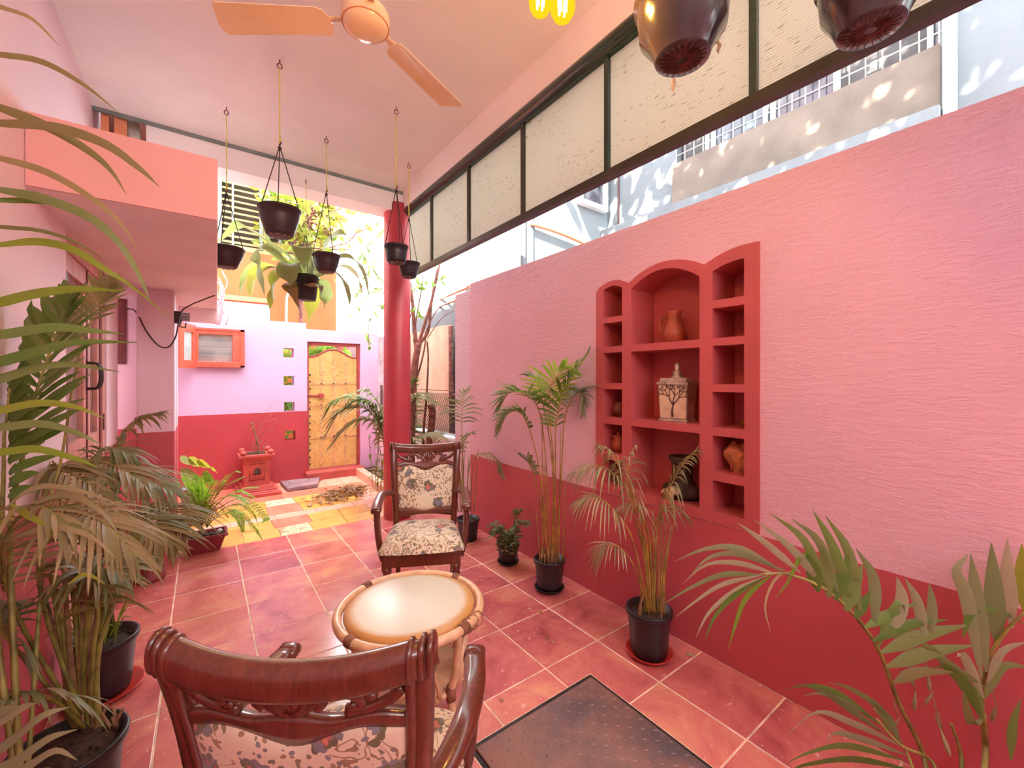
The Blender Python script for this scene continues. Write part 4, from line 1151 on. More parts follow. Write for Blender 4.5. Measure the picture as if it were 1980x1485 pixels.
# hanging pots
def strings(c, r, apex, n=3, a0=0.3, drop=0.0):
    m = MB()
    for k in range(n):
        a = a0 + 2 * PI * k / n
        m.tube([(r * math.cos(a), r * math.sin(a), -drop), (.004 * math.cos(a), .004 * math.sin(a), apex)], .0032, 5)
    return m
def hook_mb(z):
    pts = [(0, 0, z), (0, 0, z - .025)] + [(.014 * math.sin(t), 0, z - .042 + .017 * math.cos(t)) for t in [0.3 + 5.6 * i / 10 for i in range(11)]]
    return MB().tube(pts, .0035, 6)
def hang(label, pos, zr, rt_, rb_, h, apex, ceilz, mat='brown_plastic', a0=.3, big=False):
    c = Vector((pos[0], pos[1], zr))
    t = thing('hanging_pot', label, 'pot', c)
    if big: prof = [(0, -h), (rb_ * .62, -h), (rb_ * .98, -h + .003), (rb_ * 1.0, -h + .006), (rb_ * 1.12, -h + .03), (rt_ * .93, -h * .55), (rt_ * .985, -h * .15), (rt_ * .99, -.012), (rt_ * 1.05, -.010), (rt_ * 1.06, .004), (rt_ * .97, .006), (rt_ * .93, -.02), (0, -.03)]
    else: prof = [(0, -h), (rb_ * .8, -h), (rb_, -h + .008), (rb_ * 1.06, -h + .02), (rt_ * .93, -h * .35), (rt_ * .965, -.014), (rt_ * 1.03, -.012), (rt_ * 1.05, .002), (rt_ * .98, .004), (rt_ * .93, -.02), (0, -.03)]
    part('pot', MB().lathe(prof, 36), M[mat], t)
    hm = MB()
    for k in range(10 if not big else 44):
        a = 2 * PI * k / (10 if not big else 44)
        if big: hm.tube([(rb_ * .2 * math.cos(a), rb_ * .2 * math.sin(a), -h - .001), (rb_ * (.62 + .25 * (k % 2)) * math.cos(a), rb_ * (.62 + .25 * (k % 2)) * math.sin(a), -h - .001)], .0014, 4)
        else: hm.ball((rb_ * .78 * math.cos(a), rb_ * .78 * math.sin(a), -h), (.008, .008, .004), 8, 4)
    part('drain_ribs' if big else 'drain_feet', hm, M['rust' if big else 'dry'], t)
    part('soil', MB().lathe([(0, -.022), (rt_ * .92, -.024)], 24, caps=False), M['soil'], t)
    ap = apex - zr
    part('strings', strings(c, rt_ * .98, ap, 3, a0), M['string'], t)
    part('string_hook', MB().tube([(0, 0, ap - .02), (0, 0, ap + .02), (.008, 0, ap + .035), (0, 0, ap + .05)], .005, 6).lathe([(0, ap - .006), (.012, ap - .004), (.012, ap + .002), (0, ap + .004)], 10), M['string'], t)
    top_ = ceilz - zr
    rp = MB()
    for s in (-1, 1): rp.tube([(0, s * .003, ap + .03), (0, s * .004, (ap + top_) / 2), (0, s * .003, top_ - .055)], .0032, 5)
    rp.tube([(.006, 0, ap + .055), (-.004, 0, ap + .02), (.004, 0, ap + .04), (0, 0, ap + .08)], .005, 5)
    part('rope', rp, M['rope'], t, label='doubled yellow nylon rope')
    part('ceiling_hook', hook_mb(top_ + .002), M['rust'], t)
    return t
hang('dark hanging pot nearest the salmon loft slab, leftmost of the small ones', (.137, 3.81), 2.485, .118, .072, .145, 2.895, 3.55, a0=.2)
hang('large dark hanging pot with drain holes, below the left fan blade', (.392, 3.04), 2.59, .121, .078, .175, 2.985, 3.55, a0=-.55)
hang('dark hanging pot in front of the broad leaved fern', (.832, 3.76), 2.545, .108, .072, .145, 3.06, 3.55, a0=.8)
hang('small bucket shaped hanging pot in front of the red column', (1.165, 3.04), 2.50, .086, .066, .130, 2.915, 3.55, 'black_plastic', a0=.5)
hang('small dark hanging pot just right of the red column', (1.56, 3.75), 2.595, .100, .068, .135, 3.01, 3.55, 'black_plastic', a0=1.0)
gp = P(1319, 60, 1.17)
g1 = hang('big shiny dark hanging pot at the top, in front of the ribbed screen', (gp.x, gp.y), 2.565, .124, .074, .17, 3.0, 3.55, 'shiny_plastic', a0=1.9, big=True)
hp = P(1683, 20, 1.12)
g2 = hang('shiny dark hanging pot cut off by the top right of the picture', (hp.x, hp.y), 2.60, .118, .075, .165, 3.0, 3.55, 'shiny_plastic', a0=.4, big=True)
dl = MB()
for (px, py, dd_, L_) in ((1303, 150, 1.17, .04), (1390, 70, 1.20, .05)):
    c = P(px, py, dd_); pts = [c + Vector((random.uniform(-.004, .004), random.uniform(-.004, .004), -L_ * i / 4)) for i in range(5)]
    dl.ribbon(pts, [.006, .014, .012, .009, .002], RT, .25)
me_ = dl.mesh('dry_leaf', M['litter'], wloc(g1)); link('dry_leaf', me_, g1, label='withered brown leaves hanging at the pot')

# ================================================================== PLANTS
def leaf_pts(base, d, L, droop, seg=5, curl=0.0):
    d = Vector(d).normalized(); out = []
    for i in range(seg + 1):
        t = i / seg
        out.append(Vector(base) + d * (L * t) - ZZ * (droop * L * t * t) )
    return out
WP = [.25, .85, 1.0, .88, .6, .06]
def wprof(w, seg):
    out = []
    for i in range(seg + 1):
        t = i / seg * 5; k = min(int(t), 4); f = t - k
        out.append(w * (WP[k] * (1 - f) + WP[k+1] * f))
    return out
def clampx(p, m=.016):
    p = Vector(p)
    if p.y < 3.72 and p.x > 2.195 - m: p.x = 2.195 - m
    if p.x < -.535 + m and p.y < 4.5: p.x = -.535 + m
    return p
def ribbon_leaf(par, pts, w, mat, name='leaflet', fold=.10, wp=None, side=None):
    c = [clampx(p) for p in catm(pts, 4)]; n = len(c)
    ws = []
    for i in range(n):
        t = i / (n - 1)
        ws.append(w * (wp(t) if wp else min(1, .16 + 3.0 * t) * max(.05, 1 - t ** 2.2)))
    return part(name, MB().ribbon(c, ws, side, fold), mat, par, True)
def frond(par, ctrl, n, L, w, mat, rmat, start=.3, droop=.35, lean=(.35, 1.1), single=False, seg=5, rr=.005, rng=None, lift=.25, fold=.12, prof=None, sv=None):
    rng = rng or random
    c = [clampx(p, .012) for p in catm(ctrl, 8)]; m = len(c) - 1
    ra = [rr * (1 - .75 * i / m) + .0008 for i in range(m + 1)]
    org = wloc(par)
    fm = MB().tube(c, ra, 6).mesh('frond', rmat, org)
    fo = link('frond', fm, par)
    acc = MB()
    for i in range(n):
        t = start + (1 - start) * (i + .5) / n
        f = t * m; k = min(int(f), m - 1); b = c[k].lerp(c[k+1], f - k)
        T = (c[min(k+1, m)] - c[max(k-1, 0)]).normalized()
        S = T.cross(ZZ) if sv is None else Vector(sv) - T * T.dot(Vector(sv))
        if S.length < .05: S = T.cross(Vector((.7, .3, 0)))
        S.normalize(); U = S.cross(T)
        u = (i + .5) / n
        an = lean[0] + (lean[1] - lean[0]) * u
        Lp = L * (prof(u) if prof else (.55 + .45 * math.sin(PI * min(1, u * 1.15 + .05))) * (1.0 - .45 * u * u))
        for s in (-1, 1):
            d = (S * s * math.cos(an) + T * math.sin(an) + U * lift * rng.uniform(.4, 1.5)).normalized()
            LL = Lp * rng.uniform(.82, 1.12)
            pts = [clampx(p, w * .55 + .006) for p in leaf_pts(b, d, LL, droop * rng.uniform(.5, 1.5), seg)]
            sd = d.cross(U * 1.0 + T * .3)
            if single:
                lm = MB().ribbon(pts, wprof(w * rng.uniform(.85, 1.1), seg), sd, fold)
                link('leaflet', lm.mesh('leaflet', mat, org), fo)
            else:
                acc.ribbon(pts, wprof(w * rng.uniform(.8, 1.15), seg), sd, fold if fold and seg > 3 else 0)
    if not single:
        link('leaflets', acc.mesh('leaflets', mat, org), fo, kind='stuff')
    return fo
def nursery_pot(par, r, h, mat='black_plastic', rim=True, rbot=.78):
    prof = [(0, .004), (r * rbot * .9, 0), (r * rbot, .004), (r * rbot * 1.06, h * .12), (r * .95, h - .03), (r * .96, h - .028), (r * 1.04, h - .026), (r * 1.05, h - .004), (r * 1.03, h), (r * .95, h), (r * .91, h - .03), (0, h - .035)]
    p = part('pot', MB().lathe(prof, 36), M[mat], par)
    sm = MB().lathe([(r * .92, h - .034), (r * .5, h - .022), (0, h - .018)], 20, caps=False)
    rr_ = random.Random(int(r * 1e5))
    for k in range(26):
        a = rr_.uniform(0, 6.28); q = r * .85 * math.sqrt(rr_.random())
        sm.ball((q * math.cos(a), q * math.sin(a), h - .024), rr_.uniform(.005, .012), 6, 4)
    part('soil', sm, M['soil'], par)
    return p
def saucer(label, x, y, r, mat='red_plastic'):
    return solo('plant_saucer', MB().lathe([(0, .0), (r * .82, .0), (r * .86, .003), (r, .022), (r * 1.02, .026), (r * .97, .025), (r * .84, .008), (0, .006)], 40, (x, y, .001)), M[mat], label, 'saucer', (x, y, .001))
def cane(par, pts, r, mat='cane', name='cane', r1=None):
    c = [clampx(p) for p in catm(pts, 6)]; n = len(c)
    return part(name, MB().tube(c, [r * (1 - (1 - (r1 or r * .5) / r) * i / (n - 1)) for i in range(n)], 7), M[mat], par, True)

# --- palm by the wall, second from the column (tall, airy)
rg = random.Random(31)
x0, y0, h0 = 1.985, 2.235, .215
pm = thing('potted_palm', 'tall slender areca palm in a black pot left of the niche shelf', 'potted plant', (x0, y0, .009))
nursery_pot(pm, .108, h0)
dz = 2.97
def pp(x, y, d=2.97): return P(x, y, d)
F3 = [
 ([(1072, 1085, 2.97), (1074, 900, 2.97), (1076, 810, 2.96), (1098, 745, 2.93), (1140, 680, 2.90)], 20, .21, 'palm', .50),
 ([(1060, 1085, 2.97), (1046, 930, 2.97), (1030, 850, 2.97), (1008, 800, 2.96), (982, 800, 2.94), (965, 835, 2.92)], 17, .17, 'palm', .52),
 ([(1064, 1085, 2.97), (1056, 900, 2.97), (1044, 800, 2.95), (1020, 765, 2.90), (985, 760, 2.86), (966, 790, 2.84)], 18, .19, 'palm', .52),
 ([(1068, 1085, 2.97), (1070, 900, 2.95), (1062, 800, 2.90), (1066, 745, 2.82), (1090, 715, 2.76), (1105, 720, 2.72)], 16, .20, 'bright', .5),
 ([(1075, 1085, 2.97), (1086, 900, 2.97), (1092, 810, 2.98), (1110, 765, 3.0), (1130, 760, 3.02), (1142, 790, 3.04)], 16, .18, 'palm_grey', .52),
 ([(1062, 1085, 2.97), (1040, 950, 2.95), (1025, 900, 2.93), (1005, 880, 2.90)], 12, .12, 'palm_grey', .55),
 ([(1070, 1085, 2.97), (1068, 900, 2.99), (1050, 780, 3.02), (1035, 735, 3.04), (1015, 725, 3.06)], 15, .16, 'palm_grey', .55),
]
for (ct, n, L, mt, st_) in F3:
    frond(pm, [pp(*q) for q in ct], int(n * 1.25), L * 1.35, .022, M[mt], M['cane'], st_ - .06, .22, rng=rg, seg=5, rr=.0055)
for (xa, xb, yb) in ((1050, 1048, 800), (1080, 1084, 830), (1058, 1052, 900), (1088, 1092, 940), (1045, 1036, 980)):
    cane(pm, [pp(xa, 1090), pp((xa + xb) / 2, (1090 + yb) / 2), pp(xb, yb)], .006)
sm = MB()
for k in range(16):
    a = rg.uniform(0, 6.28); q = rg.uniform(.02, .085)
    b = Vector((x0 + q * math.cos(a), y0 + q * math.sin(a), h0 - .03))
    sm.tube([b, b + Vector((rg.uniform(-.02, .02), rg.uniform(-.02, .02), rg.uniform(.05, .17)))], [.010, .006], 5)
part('dry_sheaths', sm, M['dry'], pm, True)
saucer('black saucer under the tall areca palm pot', x0, y0, .105, 'black_plastic')

# --- palm before the niche (thin drooping dry fronds) on its red saucer
x0, y0, h0 = 1.955, 1.385, .245
pm = thing('potted_palm', 'thin drooping palm in a dark pot on a red saucer below the niche', 'potted plant', (x0, y0, .008))
nursery_pot(pm, .118, h0, 'black_plastic')
saucer('red plastic saucer below the drooping palm under the niche', x0, y0, .122)
dz = 2.27
F4 = [
 ([(1258, 1190), (1240, 1040), (1215, 950), (1185, 880), (1160, 860)], 15, .20),
 ([(1262, 1190), (1262, 1040), (1285, 970), (1315, 905), (1348, 868)], 16, .19),
 ([(1256, 1190), (1225, 1050), (1190, 990), (1150, 960), (1115, 970)], 15, .19),
 ([(1254, 1190), (1228, 1100), (1200, 1060), (1170, 1055), (1150, 1085)], 12, .14),
 ([(1266, 1190), (1270, 1060), (1275, 1000), (1300, 980), (1330, 1000)], 12, .14),
 ([(1260, 1190), (1245, 1020), (1200, 930), (1150, 900), (1105, 915)], 16, .18),
 ([(1262, 1190), (1255, 1040), (1225, 960), (1215, 900), (1228, 862)], 14, .18),
 ([(1264, 1190), (1258, 1070), (1245, 1000), (1230, 975), (1195, 985)], 12, .15),
]
for i, (ct, n, L) in enumerate(F4):
    frond(pm, [pp(x, y, dz + .03 * math.sin(i * 2.1) - .05 * k / 4) for k, (x, y) in enumerate(ct)], int(n * 1.3), L * 1.12, .0095, M[('palm_olive', 'palm_olive', 'palm_dry', 'palm_dry')[i % 4]], M['cane'], .45, .75, rng=rg, seg=5, rr=.0042, lift=.15)
for k in range(11):
    xa = 1240 + k * 4.4
    cane(pm, [pp(xa, 1200, dz), pp(xa + rg.uniform(-6, 6), 1100, dz), pp(xa + (k - 5) * 4.5, rg.uniform(970, 1040), dz)], .0055, 'cane_g' if k % 2 else 'cane')
cane(pm, [pp(1278, 1215, dz - .05), pp(1280, 1180, dz - .05), pp(1281, 1160, dz - .05)], .006, 'dry', 'cut_stub', .006)
cane(pm, [pp(1235, 1200, dz - .02), pp(1238, 1170, dz - .04), pp(1245, 1150, dz - .04)], .012, 'dry', 'dry_sheath', .003)

# --- bushy small plant in black pot
x0, y0, h0 = 1.995, 2.75, .16
pm = thing('potted_bush', 'small bushy round leaved plant in a black pot between the two slender palms', 'potted plant', (x0, y0, .009))
nursery_pot(pm, .088, h0)
saucer('black saucer under the small bushy plant', x0, y0, .088, 'black_plastic')
rs = random.Random(6); fol = MB()
for k in range(16):
    a = rs.uniform(0, 6.28); R_ = rs.uniform(.05, .19); top_ = rs.uniform(.0, .16) if k > 4 else rs.uniform(.14, .30)
    b = Vector((x0 + .03 * math.cos(a), y0 + .03 * math.sin(a), h0 - .03))
    e = b + Vector((R_ * math.cos(a), R_ * math.sin(a), top_)); e.x = min(e.x, 2.17)
    mdl = (b + e) / 2 + ZZ * .10
    c = catm([b, mdl, e], 6)
    part('stem', MB().tube(c, .0022, 5), M['cane_g'], pm, True)
    for i in range(3, len(c)):
        for s in (0, 1, 2):
            a2 = rs.uniform(0, 6.28)
            d = Vector((math.cos(a2), math.sin(a2), rs.uniform(-.3, .4))).normalized()
            fol.ribbon([c[i] + d * .01, c[i] + d * .022, c[i] + d * .034, c[i] + d * .042], [.006, .024, .022, .004], None, .1)
part('foliage', fol, M['small'], pm, True, kind='stuff')

# --- slim palm behind the far armchair
x0, y0, h0 = 1.99, 3.385, .20
pm = thing('potted_palm', 'slim pale palm in a black pot behind the far armchair by the wall end', 'potted plant', (x0, y0, 0))
nursery_pot(pm, .105, h0)
dz = 3.90
F1 = [
 ([(898, 985), (895, 890), (893, 820), (895, 775), (905, 750)], 13, .20, 'palm_grey', .55),
 ([(902, 985), (905, 920), (915, 885), (940, 878), (965, 890), (990, 915)], 14, .12, 'palm_grey', .45),
 ([(896, 985), (885, 900), (872, 860), (845, 840), (815, 842)], 14, .16, 'palm_grey', .45),
 ([(900, 985), (893, 900), (900, 850), (915, 835)], 10, .12, 'palm', .5),
 ([(897, 985), (890, 920), (880, 880), (868, 870)], 10, .12, 'palm', .5),
]
for (ct, n, L, mt, st_) in F1:
    frond(pm, [pp(x, y, dz - .05 * k / 4) for k, (x, y) in enumerate(ct)], int(n * 1.2), L * 1.4, .017, M[mt], M['cane_g'], st_ - .05, .45, rng=rg, seg=4, rr=.005, lift=.15)
for k in range(6):
    xa = 886 + k * 6
    cane(pm, [pp(xa, 990, dz), pp(xa + (k - 3) * 2, 930, dz), pp(xa + (k - 2) * 3, rg.uniform(850, 900), dz)], .006, 'cane_g')

# --- large palm at the lower right, close to the camera
x0, y0, h0 = 1.46, .19, .26
pm = thing('potted_palm', 'large green palm with broad arching fronds at the lower right corner', 'potted plant', (x0, y0, .0))
nursery_pot(pm, .15, h0)
def q5(l): return [P(x, y, d) for (x, y, d) in l]
def d5(x): return min(1.36, 1.22 + (x - 1300) / 600 * .20)
def lf5(pts, w, mt, off=0.0):
    ribbon_leaf(pm, [P(x, y, d5(x) + off * k / len(pts)) for k, (x, y) in enumerate(pts)], w * 1.34 / 806, M[mt], side=None if w < 1 else leaf_side(pts))
def leaf_side(pts):
    (xa, ya), (xb, yb) = pts[0], pts[-1]
    q = Vector((xb - xa, yb - ya, 0)).normalized()
    return (RT * q.y + ZZ * q.x) * .9 + FW * .3
cane(pm, [Vector((1.44, .22, .24)), P(1790, 1480, 1.46), P(1738, 1360, 1.42), P(1690, 1240, 1.37), P(1610, 1150, 1.33), P(1530, 1112, 1.30), P(1470, 1110, 1.28)], .009, 'cane_g', 'frond_stalk', .003)
for pts, w, mt in (
    ([(1512, 1105), (1430, 1062), (1365, 1062), (1306, 1085)], 16, 'palm_grey'), ([(1520, 1105), (1430, 1072), (1370, 1080), (1328, 1122)], 14, 'palm_grey'),
    ([(1500, 1110), (1430, 1090), (1368, 1092), (1318, 1130)], 13, 'palm_grey'), ([(1475, 1112), (1400, 1112), (1340, 1135), (1286, 1166)], 15, 'palm_grey'),
    ([(1475, 1112), (1400, 1130), (1350, 1160), (1308, 1192)], 13, 'palm_grey'), ([(1484, 1112), (1425, 1150), (1385, 1190), (1363, 1237)], 17, 'palm'),
    ([(1486, 1112), (1420, 1145), (1372, 1185), (1346, 1231)], 15, 'palm_grey'), ([(1492, 1112), (1445, 1155), (1424, 1205), (1408, 1256)], 15, 'bright'),
    ([(1530, 1105), (1500, 1120), (1480, 1170), (1490, 1222)], 9, 'palm_dry'), ([(1572, 1062), (1545, 1085), (1525, 1125), (1498, 1158)], 14, 'bright'),
    ([(1548, 1108), (1480, 1050), (1425, 1010)], 15, 'palm_grey'), ([(1588, 1130), (1530, 1060), (1460, 1006)], 17, 'palm_grey'), ([(1600, 1138), (1555, 1045), (1490, 993)], 17, 'palm'),
    ([(1622, 1152), (1585, 1050), (1530, 1003)], 18, 'palm_grey'), ([(1650, 1172), (1612, 1060), (1572, 987)], 22, 'palm'), ([(1664, 1186), (1642, 1070), (1596, 997)], 22, 'palm'), ([(1692, 1210), (1690, 1120), (1655, 1060)], 24, 'palm_grey'),
    ([(1583, 1145), (1572, 1100), (1556, 1066)], 30, 'palm'), ([(1603, 1157), (1598, 1095), (1588, 1050)], 27, 'palm'), ([(1615, 1160), (1630, 1115), (1641, 1072)], 30, 'palm'), ([(1636, 1182), (1651, 1135), (1668, 1092)], 34, 'palm'), ([(1655, 1196), (1670, 1168), (1683, 1143)], 22, 'palm'),
    ([(1672, 1214), (1720, 1188), (1775, 1165)], 22, 'palm'), ([(1688, 1240), (1760, 1208), (1832, 1198)], 24, 'palm'), ([(1704, 1262), (1790, 1228), (1874, 1208)], 30, 'palm'), ([(1714, 1290), (1800, 1262), (1884, 1248)], 30, 'palm'), ([(1728, 1320), (1780, 1300), (1850, 1300)], 24, 'palm_olive'),
    ([(1722, 1230), (1745, 1165), (1734, 1115)], 30, 'palm_grey'), ([(1790, 1235), (1775, 1165), (1750, 1118)], 22, 'palm_grey'), ([(1802, 1230), (1803, 1170), (1797, 1128)], 20, 'palm_grey'), ([(1700, 1250), (1716, 1200), (1740, 1165), (1752, 1200)], 16, 'palm')):
    lf5(pts, w, mt)
cane(pm, [Vector((1.48, .16, .24)), P(1905, 1470, 1.42), P(1898, 1370, 1.40), P(1910, 1280, 1.38), P(1950, 1215, 1.34), P(2010, 1160, 1.32)], .010, 'cane_g', 'frond_stalk', .003)
for pts, w, mt in (
    ([(1898, 1310), (1872, 1160), (1850, 1105), (1872, 1072)], 26, 'palm_grey'), ([(1908, 1300), (1890, 1160), (1877, 1071)], 32, 'palm_grey'), ([(1930, 1250), (1924, 1140), (1917, 1050)], 38, 'palm_grey'), ([(1958, 1215), (1950, 1120), (1948, 1042)], 32, 'palm_grey'), ([(1985, 1190), (1978, 1110), (1976, 1052)], 30, 'bright'),
    ([(1862, 1232), (1880, 1186), (1930, 1180), (1990, 1212)], 14, 'palm'), ([(1905, 1330), (1840, 1290), (1800, 1255), (1760, 1230)], 20, 'palm'), ([(1902, 1350), (1880, 1300), (1862, 1265), (1850, 1270)], 20, 'palm_grey'),
    ([(1900, 1390), (1870, 1330), (1830, 1290), (1800, 1295)], 24, 'palm'), ([(1910, 1320), (1940, 1260), (1990, 1240)], 16, 'palm_grey'), ([(1905, 1350), (1940, 1290), (1990, 1290)], 20, 'palm'), ([(1900, 1390), (1880, 1400), (1868, 1360), (1862, 1330)], 18, 'palm_olive'), ([(1900, 1395), (1885, 1340), (1870, 1320)], 20, 'palm'), ([(1955, 1470), (1960, 1400), (1975, 1350)], 18, 'palm')):
    lf5(pts, w, mt)
cane(pm, [Vector((1.42, .22, .24)), P(1810, 1490, 1.36), P(1740, 1440, 1.33), P(1695, 1390, 1.32)], .007, 'cane_g', 'frond_stalk', .003)
for pts, w, mt in (
    ([(1702, 1402), (1625, 1345), (1572, 1326), (1517, 1333)], 15, 'palm'), ([(1712, 1420), (1640, 1370), (1590, 1337), (1535, 1322)], 14, 'palm_grey'), ([(1692, 1390), (1620, 1352), (1580, 1341), (1550, 1347)], 12, 'palm_grey'),
    ([(1742, 1442), (1650, 1400), (1580, 1378), (1517, 1426)], 17, 'palm_grey'), ([(1752, 1460), (1665, 1430), (1612, 1420), (1590, 1466)], 18, 'palm_grey'), ([(1745, 1470), (1640, 1444), (1570, 1455), (1520, 1476)], 20, 'palm'), ([(1765, 1490), (1650, 1470), (1560, 1480), (1528, 1490)], 20, 'palm'), ([(1720, 1425), (1700, 1370), (1640, 1330), (1600, 1320)], 14, 'palm'), ([(1740, 1440), (1720, 1390), (1680, 1350)], 14, 'palm_grey')):
    lf5(pts, w, mt, -.03)
wl = MB()
for (x, y, d, L_) in ((1770, 1345, 1.40, .05), (1800, 1345, 1.38, .04), (1822, 1420, 1.34, .055), (1812, 1390, 1.36, .03), (1760, 1300, 1.40, .04), (1795, 1310, 1.38, .045), (1925, 1370, 1.36, .05), (1735, 1395, 1.40, .03)):
    c = P(x, y, d); a_ = rg.uniform(0, 6)
    wl.lathe([(.001, .02), (.006, .004), (L_ * .28, -L_ * .45), (L_ * .22, -L_ * .8), (.002, -L_)], 7, c, Matrix.Rotation(rg.uniform(-.4, .4), 4, 'Y') @ Matrix.Rotation(rg.uniform(-.4, .4), 4, 'X'), 0, False, 1, .45)
    wl.tube([c + ZZ * .015, c + Vector((.01, .01, .06))], .0016, 4)
part('withered_leaves', wl, M['palm_dry'], pm, True, label='curled withered leaves hanging low on the stalks')
cane(pm, [Vector((1.50, 0.18, .24)), P(1905, 1485, 1.42), P(1903, 1380, 1.40)], .010, 'cane_g')
cane(pm, [Vector((1.50, 0.20, .24)), P(1860, 1485, 1.44), P(1840, 1400, 1.44)], .009, 'cane_g')
cane(pm, [Vector((1.46, 0.20, .24)), P(1760, 1470, 1.44), P(1690, 1370, 1.42)], .006, 'cane_g')

# --- left group of palms, close to the left wall
rg = random.Random(77)
x0, y0, h0 = -.40, 1.42, .26
pm = thing('potted_palm', 'big palm just outside the left edge whose long arching leaflets reach in', 'potted plant', (x0, y0, .0))
nursery_pot(pm, .13, h0)
stem = [Vector((-.40, 1.42, .24)), P(-75, 1100, 1.0), P(-80, 800, .98), P(-78, 500, .96), P(-70, 250, .94), P(-50, 20, .92), P(-20, -120, .90)]
cane(pm, stem, .012, 'cane_g', 'frond_stalk', .004)
LL = [
 ([(-60, -10, .93), (0, 12, .93), (62, 36, .95), (116, 90, .98)], 9, 'palm_olive'),
 ([(-65, 100, .93), (0, 104, .93), (80, 118, .95), (160, 162, .97), (228, 216, 1.0)], 12, 'palm_olive'),
 ([(-70, 190, .94), (0, 207, .94), (90, 243, .95), (170, 290, .97), (215, 330, .99), (245, 377, 1.01)], 15, 'palm_olive'),
 ([(-70, 232, .94), (0, 236, .94), (100, 243, .92), (200, 276, .91), (270, 326, .92), (308, 361, .93)], 17, 'palm_olive'),
 ([(-72, 290, .95), (0, 305, .95), (90, 332, .96), (180, 385, .98), (240, 440, 1.0), (268, 490, 1.02)], 11, 'palm_olive'),
 ([(-74, 355, .95), (0, 366, .95), (80, 382, .95), (170, 418, .96), (235, 475, .98), (275, 545, 1.0), (290, 585, 1.0)], 14, 'palm'),
 ([(-75, 383, .96), (0, 386, .96), (100, 390, .98), (185, 424, 1.0), (240, 480, 1.02), (268, 540, 1.04)], 11, 'palm'),
 ([(-76, 430, .96), (0, 438, .96), (80, 446, .95), (150, 470, .95), (215, 512, .95)], 7, 'palm_olive'),
 ([(-77, 478, .96), (0, 472, .96), (70, 466, .97), (140, 481, .98), (205, 522, 1.0), (250, 550, 1.02), (330, 616, 1.04)], 13, 'bright'),
 ([(-78, 600, .97), (0, 582, .97), (70, 566, .96), (150, 558, .95), (242, 563, .95)], 20, 'bright'),
 ([(-78, 655, .97), (0, 646, .97), (100, 632, .97), (170, 638, .98), (240, 646, 1.0)], 17, 'palm'),
 ([(-78, 712, .97), (0, 697, .97), (80, 676, .96), (150, 661, .96), (265, 662, .97)], 20, 'palm'),
 ([(-78, 745, .98), (0, 731, .98), (60, 713, .98), (130, 704, .99), (232, 719, 1.0)], 17, 'palm'),
 ([(-78, 800, .98), (0, 792, .98), (70, 779, .98), (140, 785, .98), (205, 810, 1.0)], 13, 'bright'),
 ([(-78, 835, .99), (0, 826, .99), (80, 819, 1.0), (150, 838, 1.0), (200, 862, 1.02)], 13, 'palm'),
 ([(-78, 880, .99), (0, 874, .99), (70, 868, .98), (150, 888, .98), (190, 905, .98)], 12, 'bright'),
]
for (ct, w, mt) in LL:
    ribbon_leaf(pm, [P(*q) for q in ct], w * .96 / 806 * 1.5, M[mt], side=(FW * .35 + ZZ * .95))
# upright dark frond of the next palm
x0, y0, h0 = -.40, 1.72, .26
pm = thing('potted_palm', 'palm with an upright dark green frond at the left edge before the glazed door', 'potted plant', (x0, y0, .0))
nursery_pot(pm, .12, h0)
frond(pm, [Vector((-.40, 1.72, .24)), P(20, 1050, 1.34), P(42, 890, 1.38), P(68, 770, 1.42), P(104, 660, 1.46), P(140, 575, 1.50)], 20, .33, .040, M['palm'], M['cane_g'], .42, .08, (.35, 1.0), True, 5, .008, rg, .15, .12, sv=RT - FW * .2)
frond(pm, [Vector((-.40, 1.72, .24)), P(-20, 1100, 1.30), P(-10, 950, 1.34), P(10, 830, 1.36), P(20, 740, 1.38)], 13, .26, .040, M['palm'], M['cane_g'], .45, .12, (.3, .9), True, 5, .008, rg, .15, .12, sv=RT)
frond(pm, [Vector((-.40, 1.72, .24)), P(90, 1020, 1.5), P(120, 880, 1.6), P(150, 700, 1.66), P(185, 600, 1.7), P(215, 545, 1.72)], 12, .16, .020, M['palm_olive'], M['cane_g'], .74, .1, (.5, 1.2), True, 5, .006, rg, .1, .12, sv=RT)

# palm in the pot on the red saucer (left)
x0, y0, h0 = -.395, 2.765, .26
pm = thing('potted_palm', 'dusty tan palm with a grassy tuft in a black pot on the left red saucer', 'potted plant', (x0, y0, .008))
nursery_pot(pm, .135, h0)
saucer('red plastic saucer under the left hand palm pot', x0 + .01, y0, .148)
FL = [
 ([(205, 1200, 2.02), (180, 1020, 2.0), (190, 935, 1.98), (255, 915, 1.96), (330, 950, 1.95)], 16, .26, 'palm_grey', .5),
 ([(200, 1200, 2.0), (125, 1010, 1.95), (105, 930, 1.92), (155, 893, 1.90), (230, 905, 1.9), (290, 945, 1.9)], 18, .24, 'palm_dry', .45),
 ([(195, 1200, 2.0), (65, 1040, 1.85), (25, 960, 1.8), (65, 905, 1.76), (150, 922, 1.74), (232, 990, 1.74)], 18, .25, 'palm_dry', .42),
 ([(210, 1200, 2.02), (232, 1040, 2.02), (265, 985, 2.0), (320, 985, 1.97), (360, 1010, 1.95)], 14, .24, 'palm_olive', .5),
 ([(205, 1200, 2.05), (200, 1010, 2.1), (205, 920, 2.15), (228, 862, 2.2), (264, 815, 2.24), (312, 797, 2.28)], 18, .17, 'palm_olive', .62),
 ([(198, 1200, 2.0), (150, 1020, 2.0), (150, 930, 2.0), (200, 870, 2.0), (260, 880, 2.0)], 16, .22, 'palm_grey', .5),
 ([(208, 1200, 2.0), (240, 1090, 1.95), (275, 1050, 1.92), (310, 1060, 1.9)], 11, .20, 'palm_grey', .45),
 ([(205, 1200, 2.0), (215, 1080, 1.9), (240, 1010, 1.85), (290, 1010, 1.82), (330, 1050, 1.8)], 12, .22, 'palm_olive', .5),
]
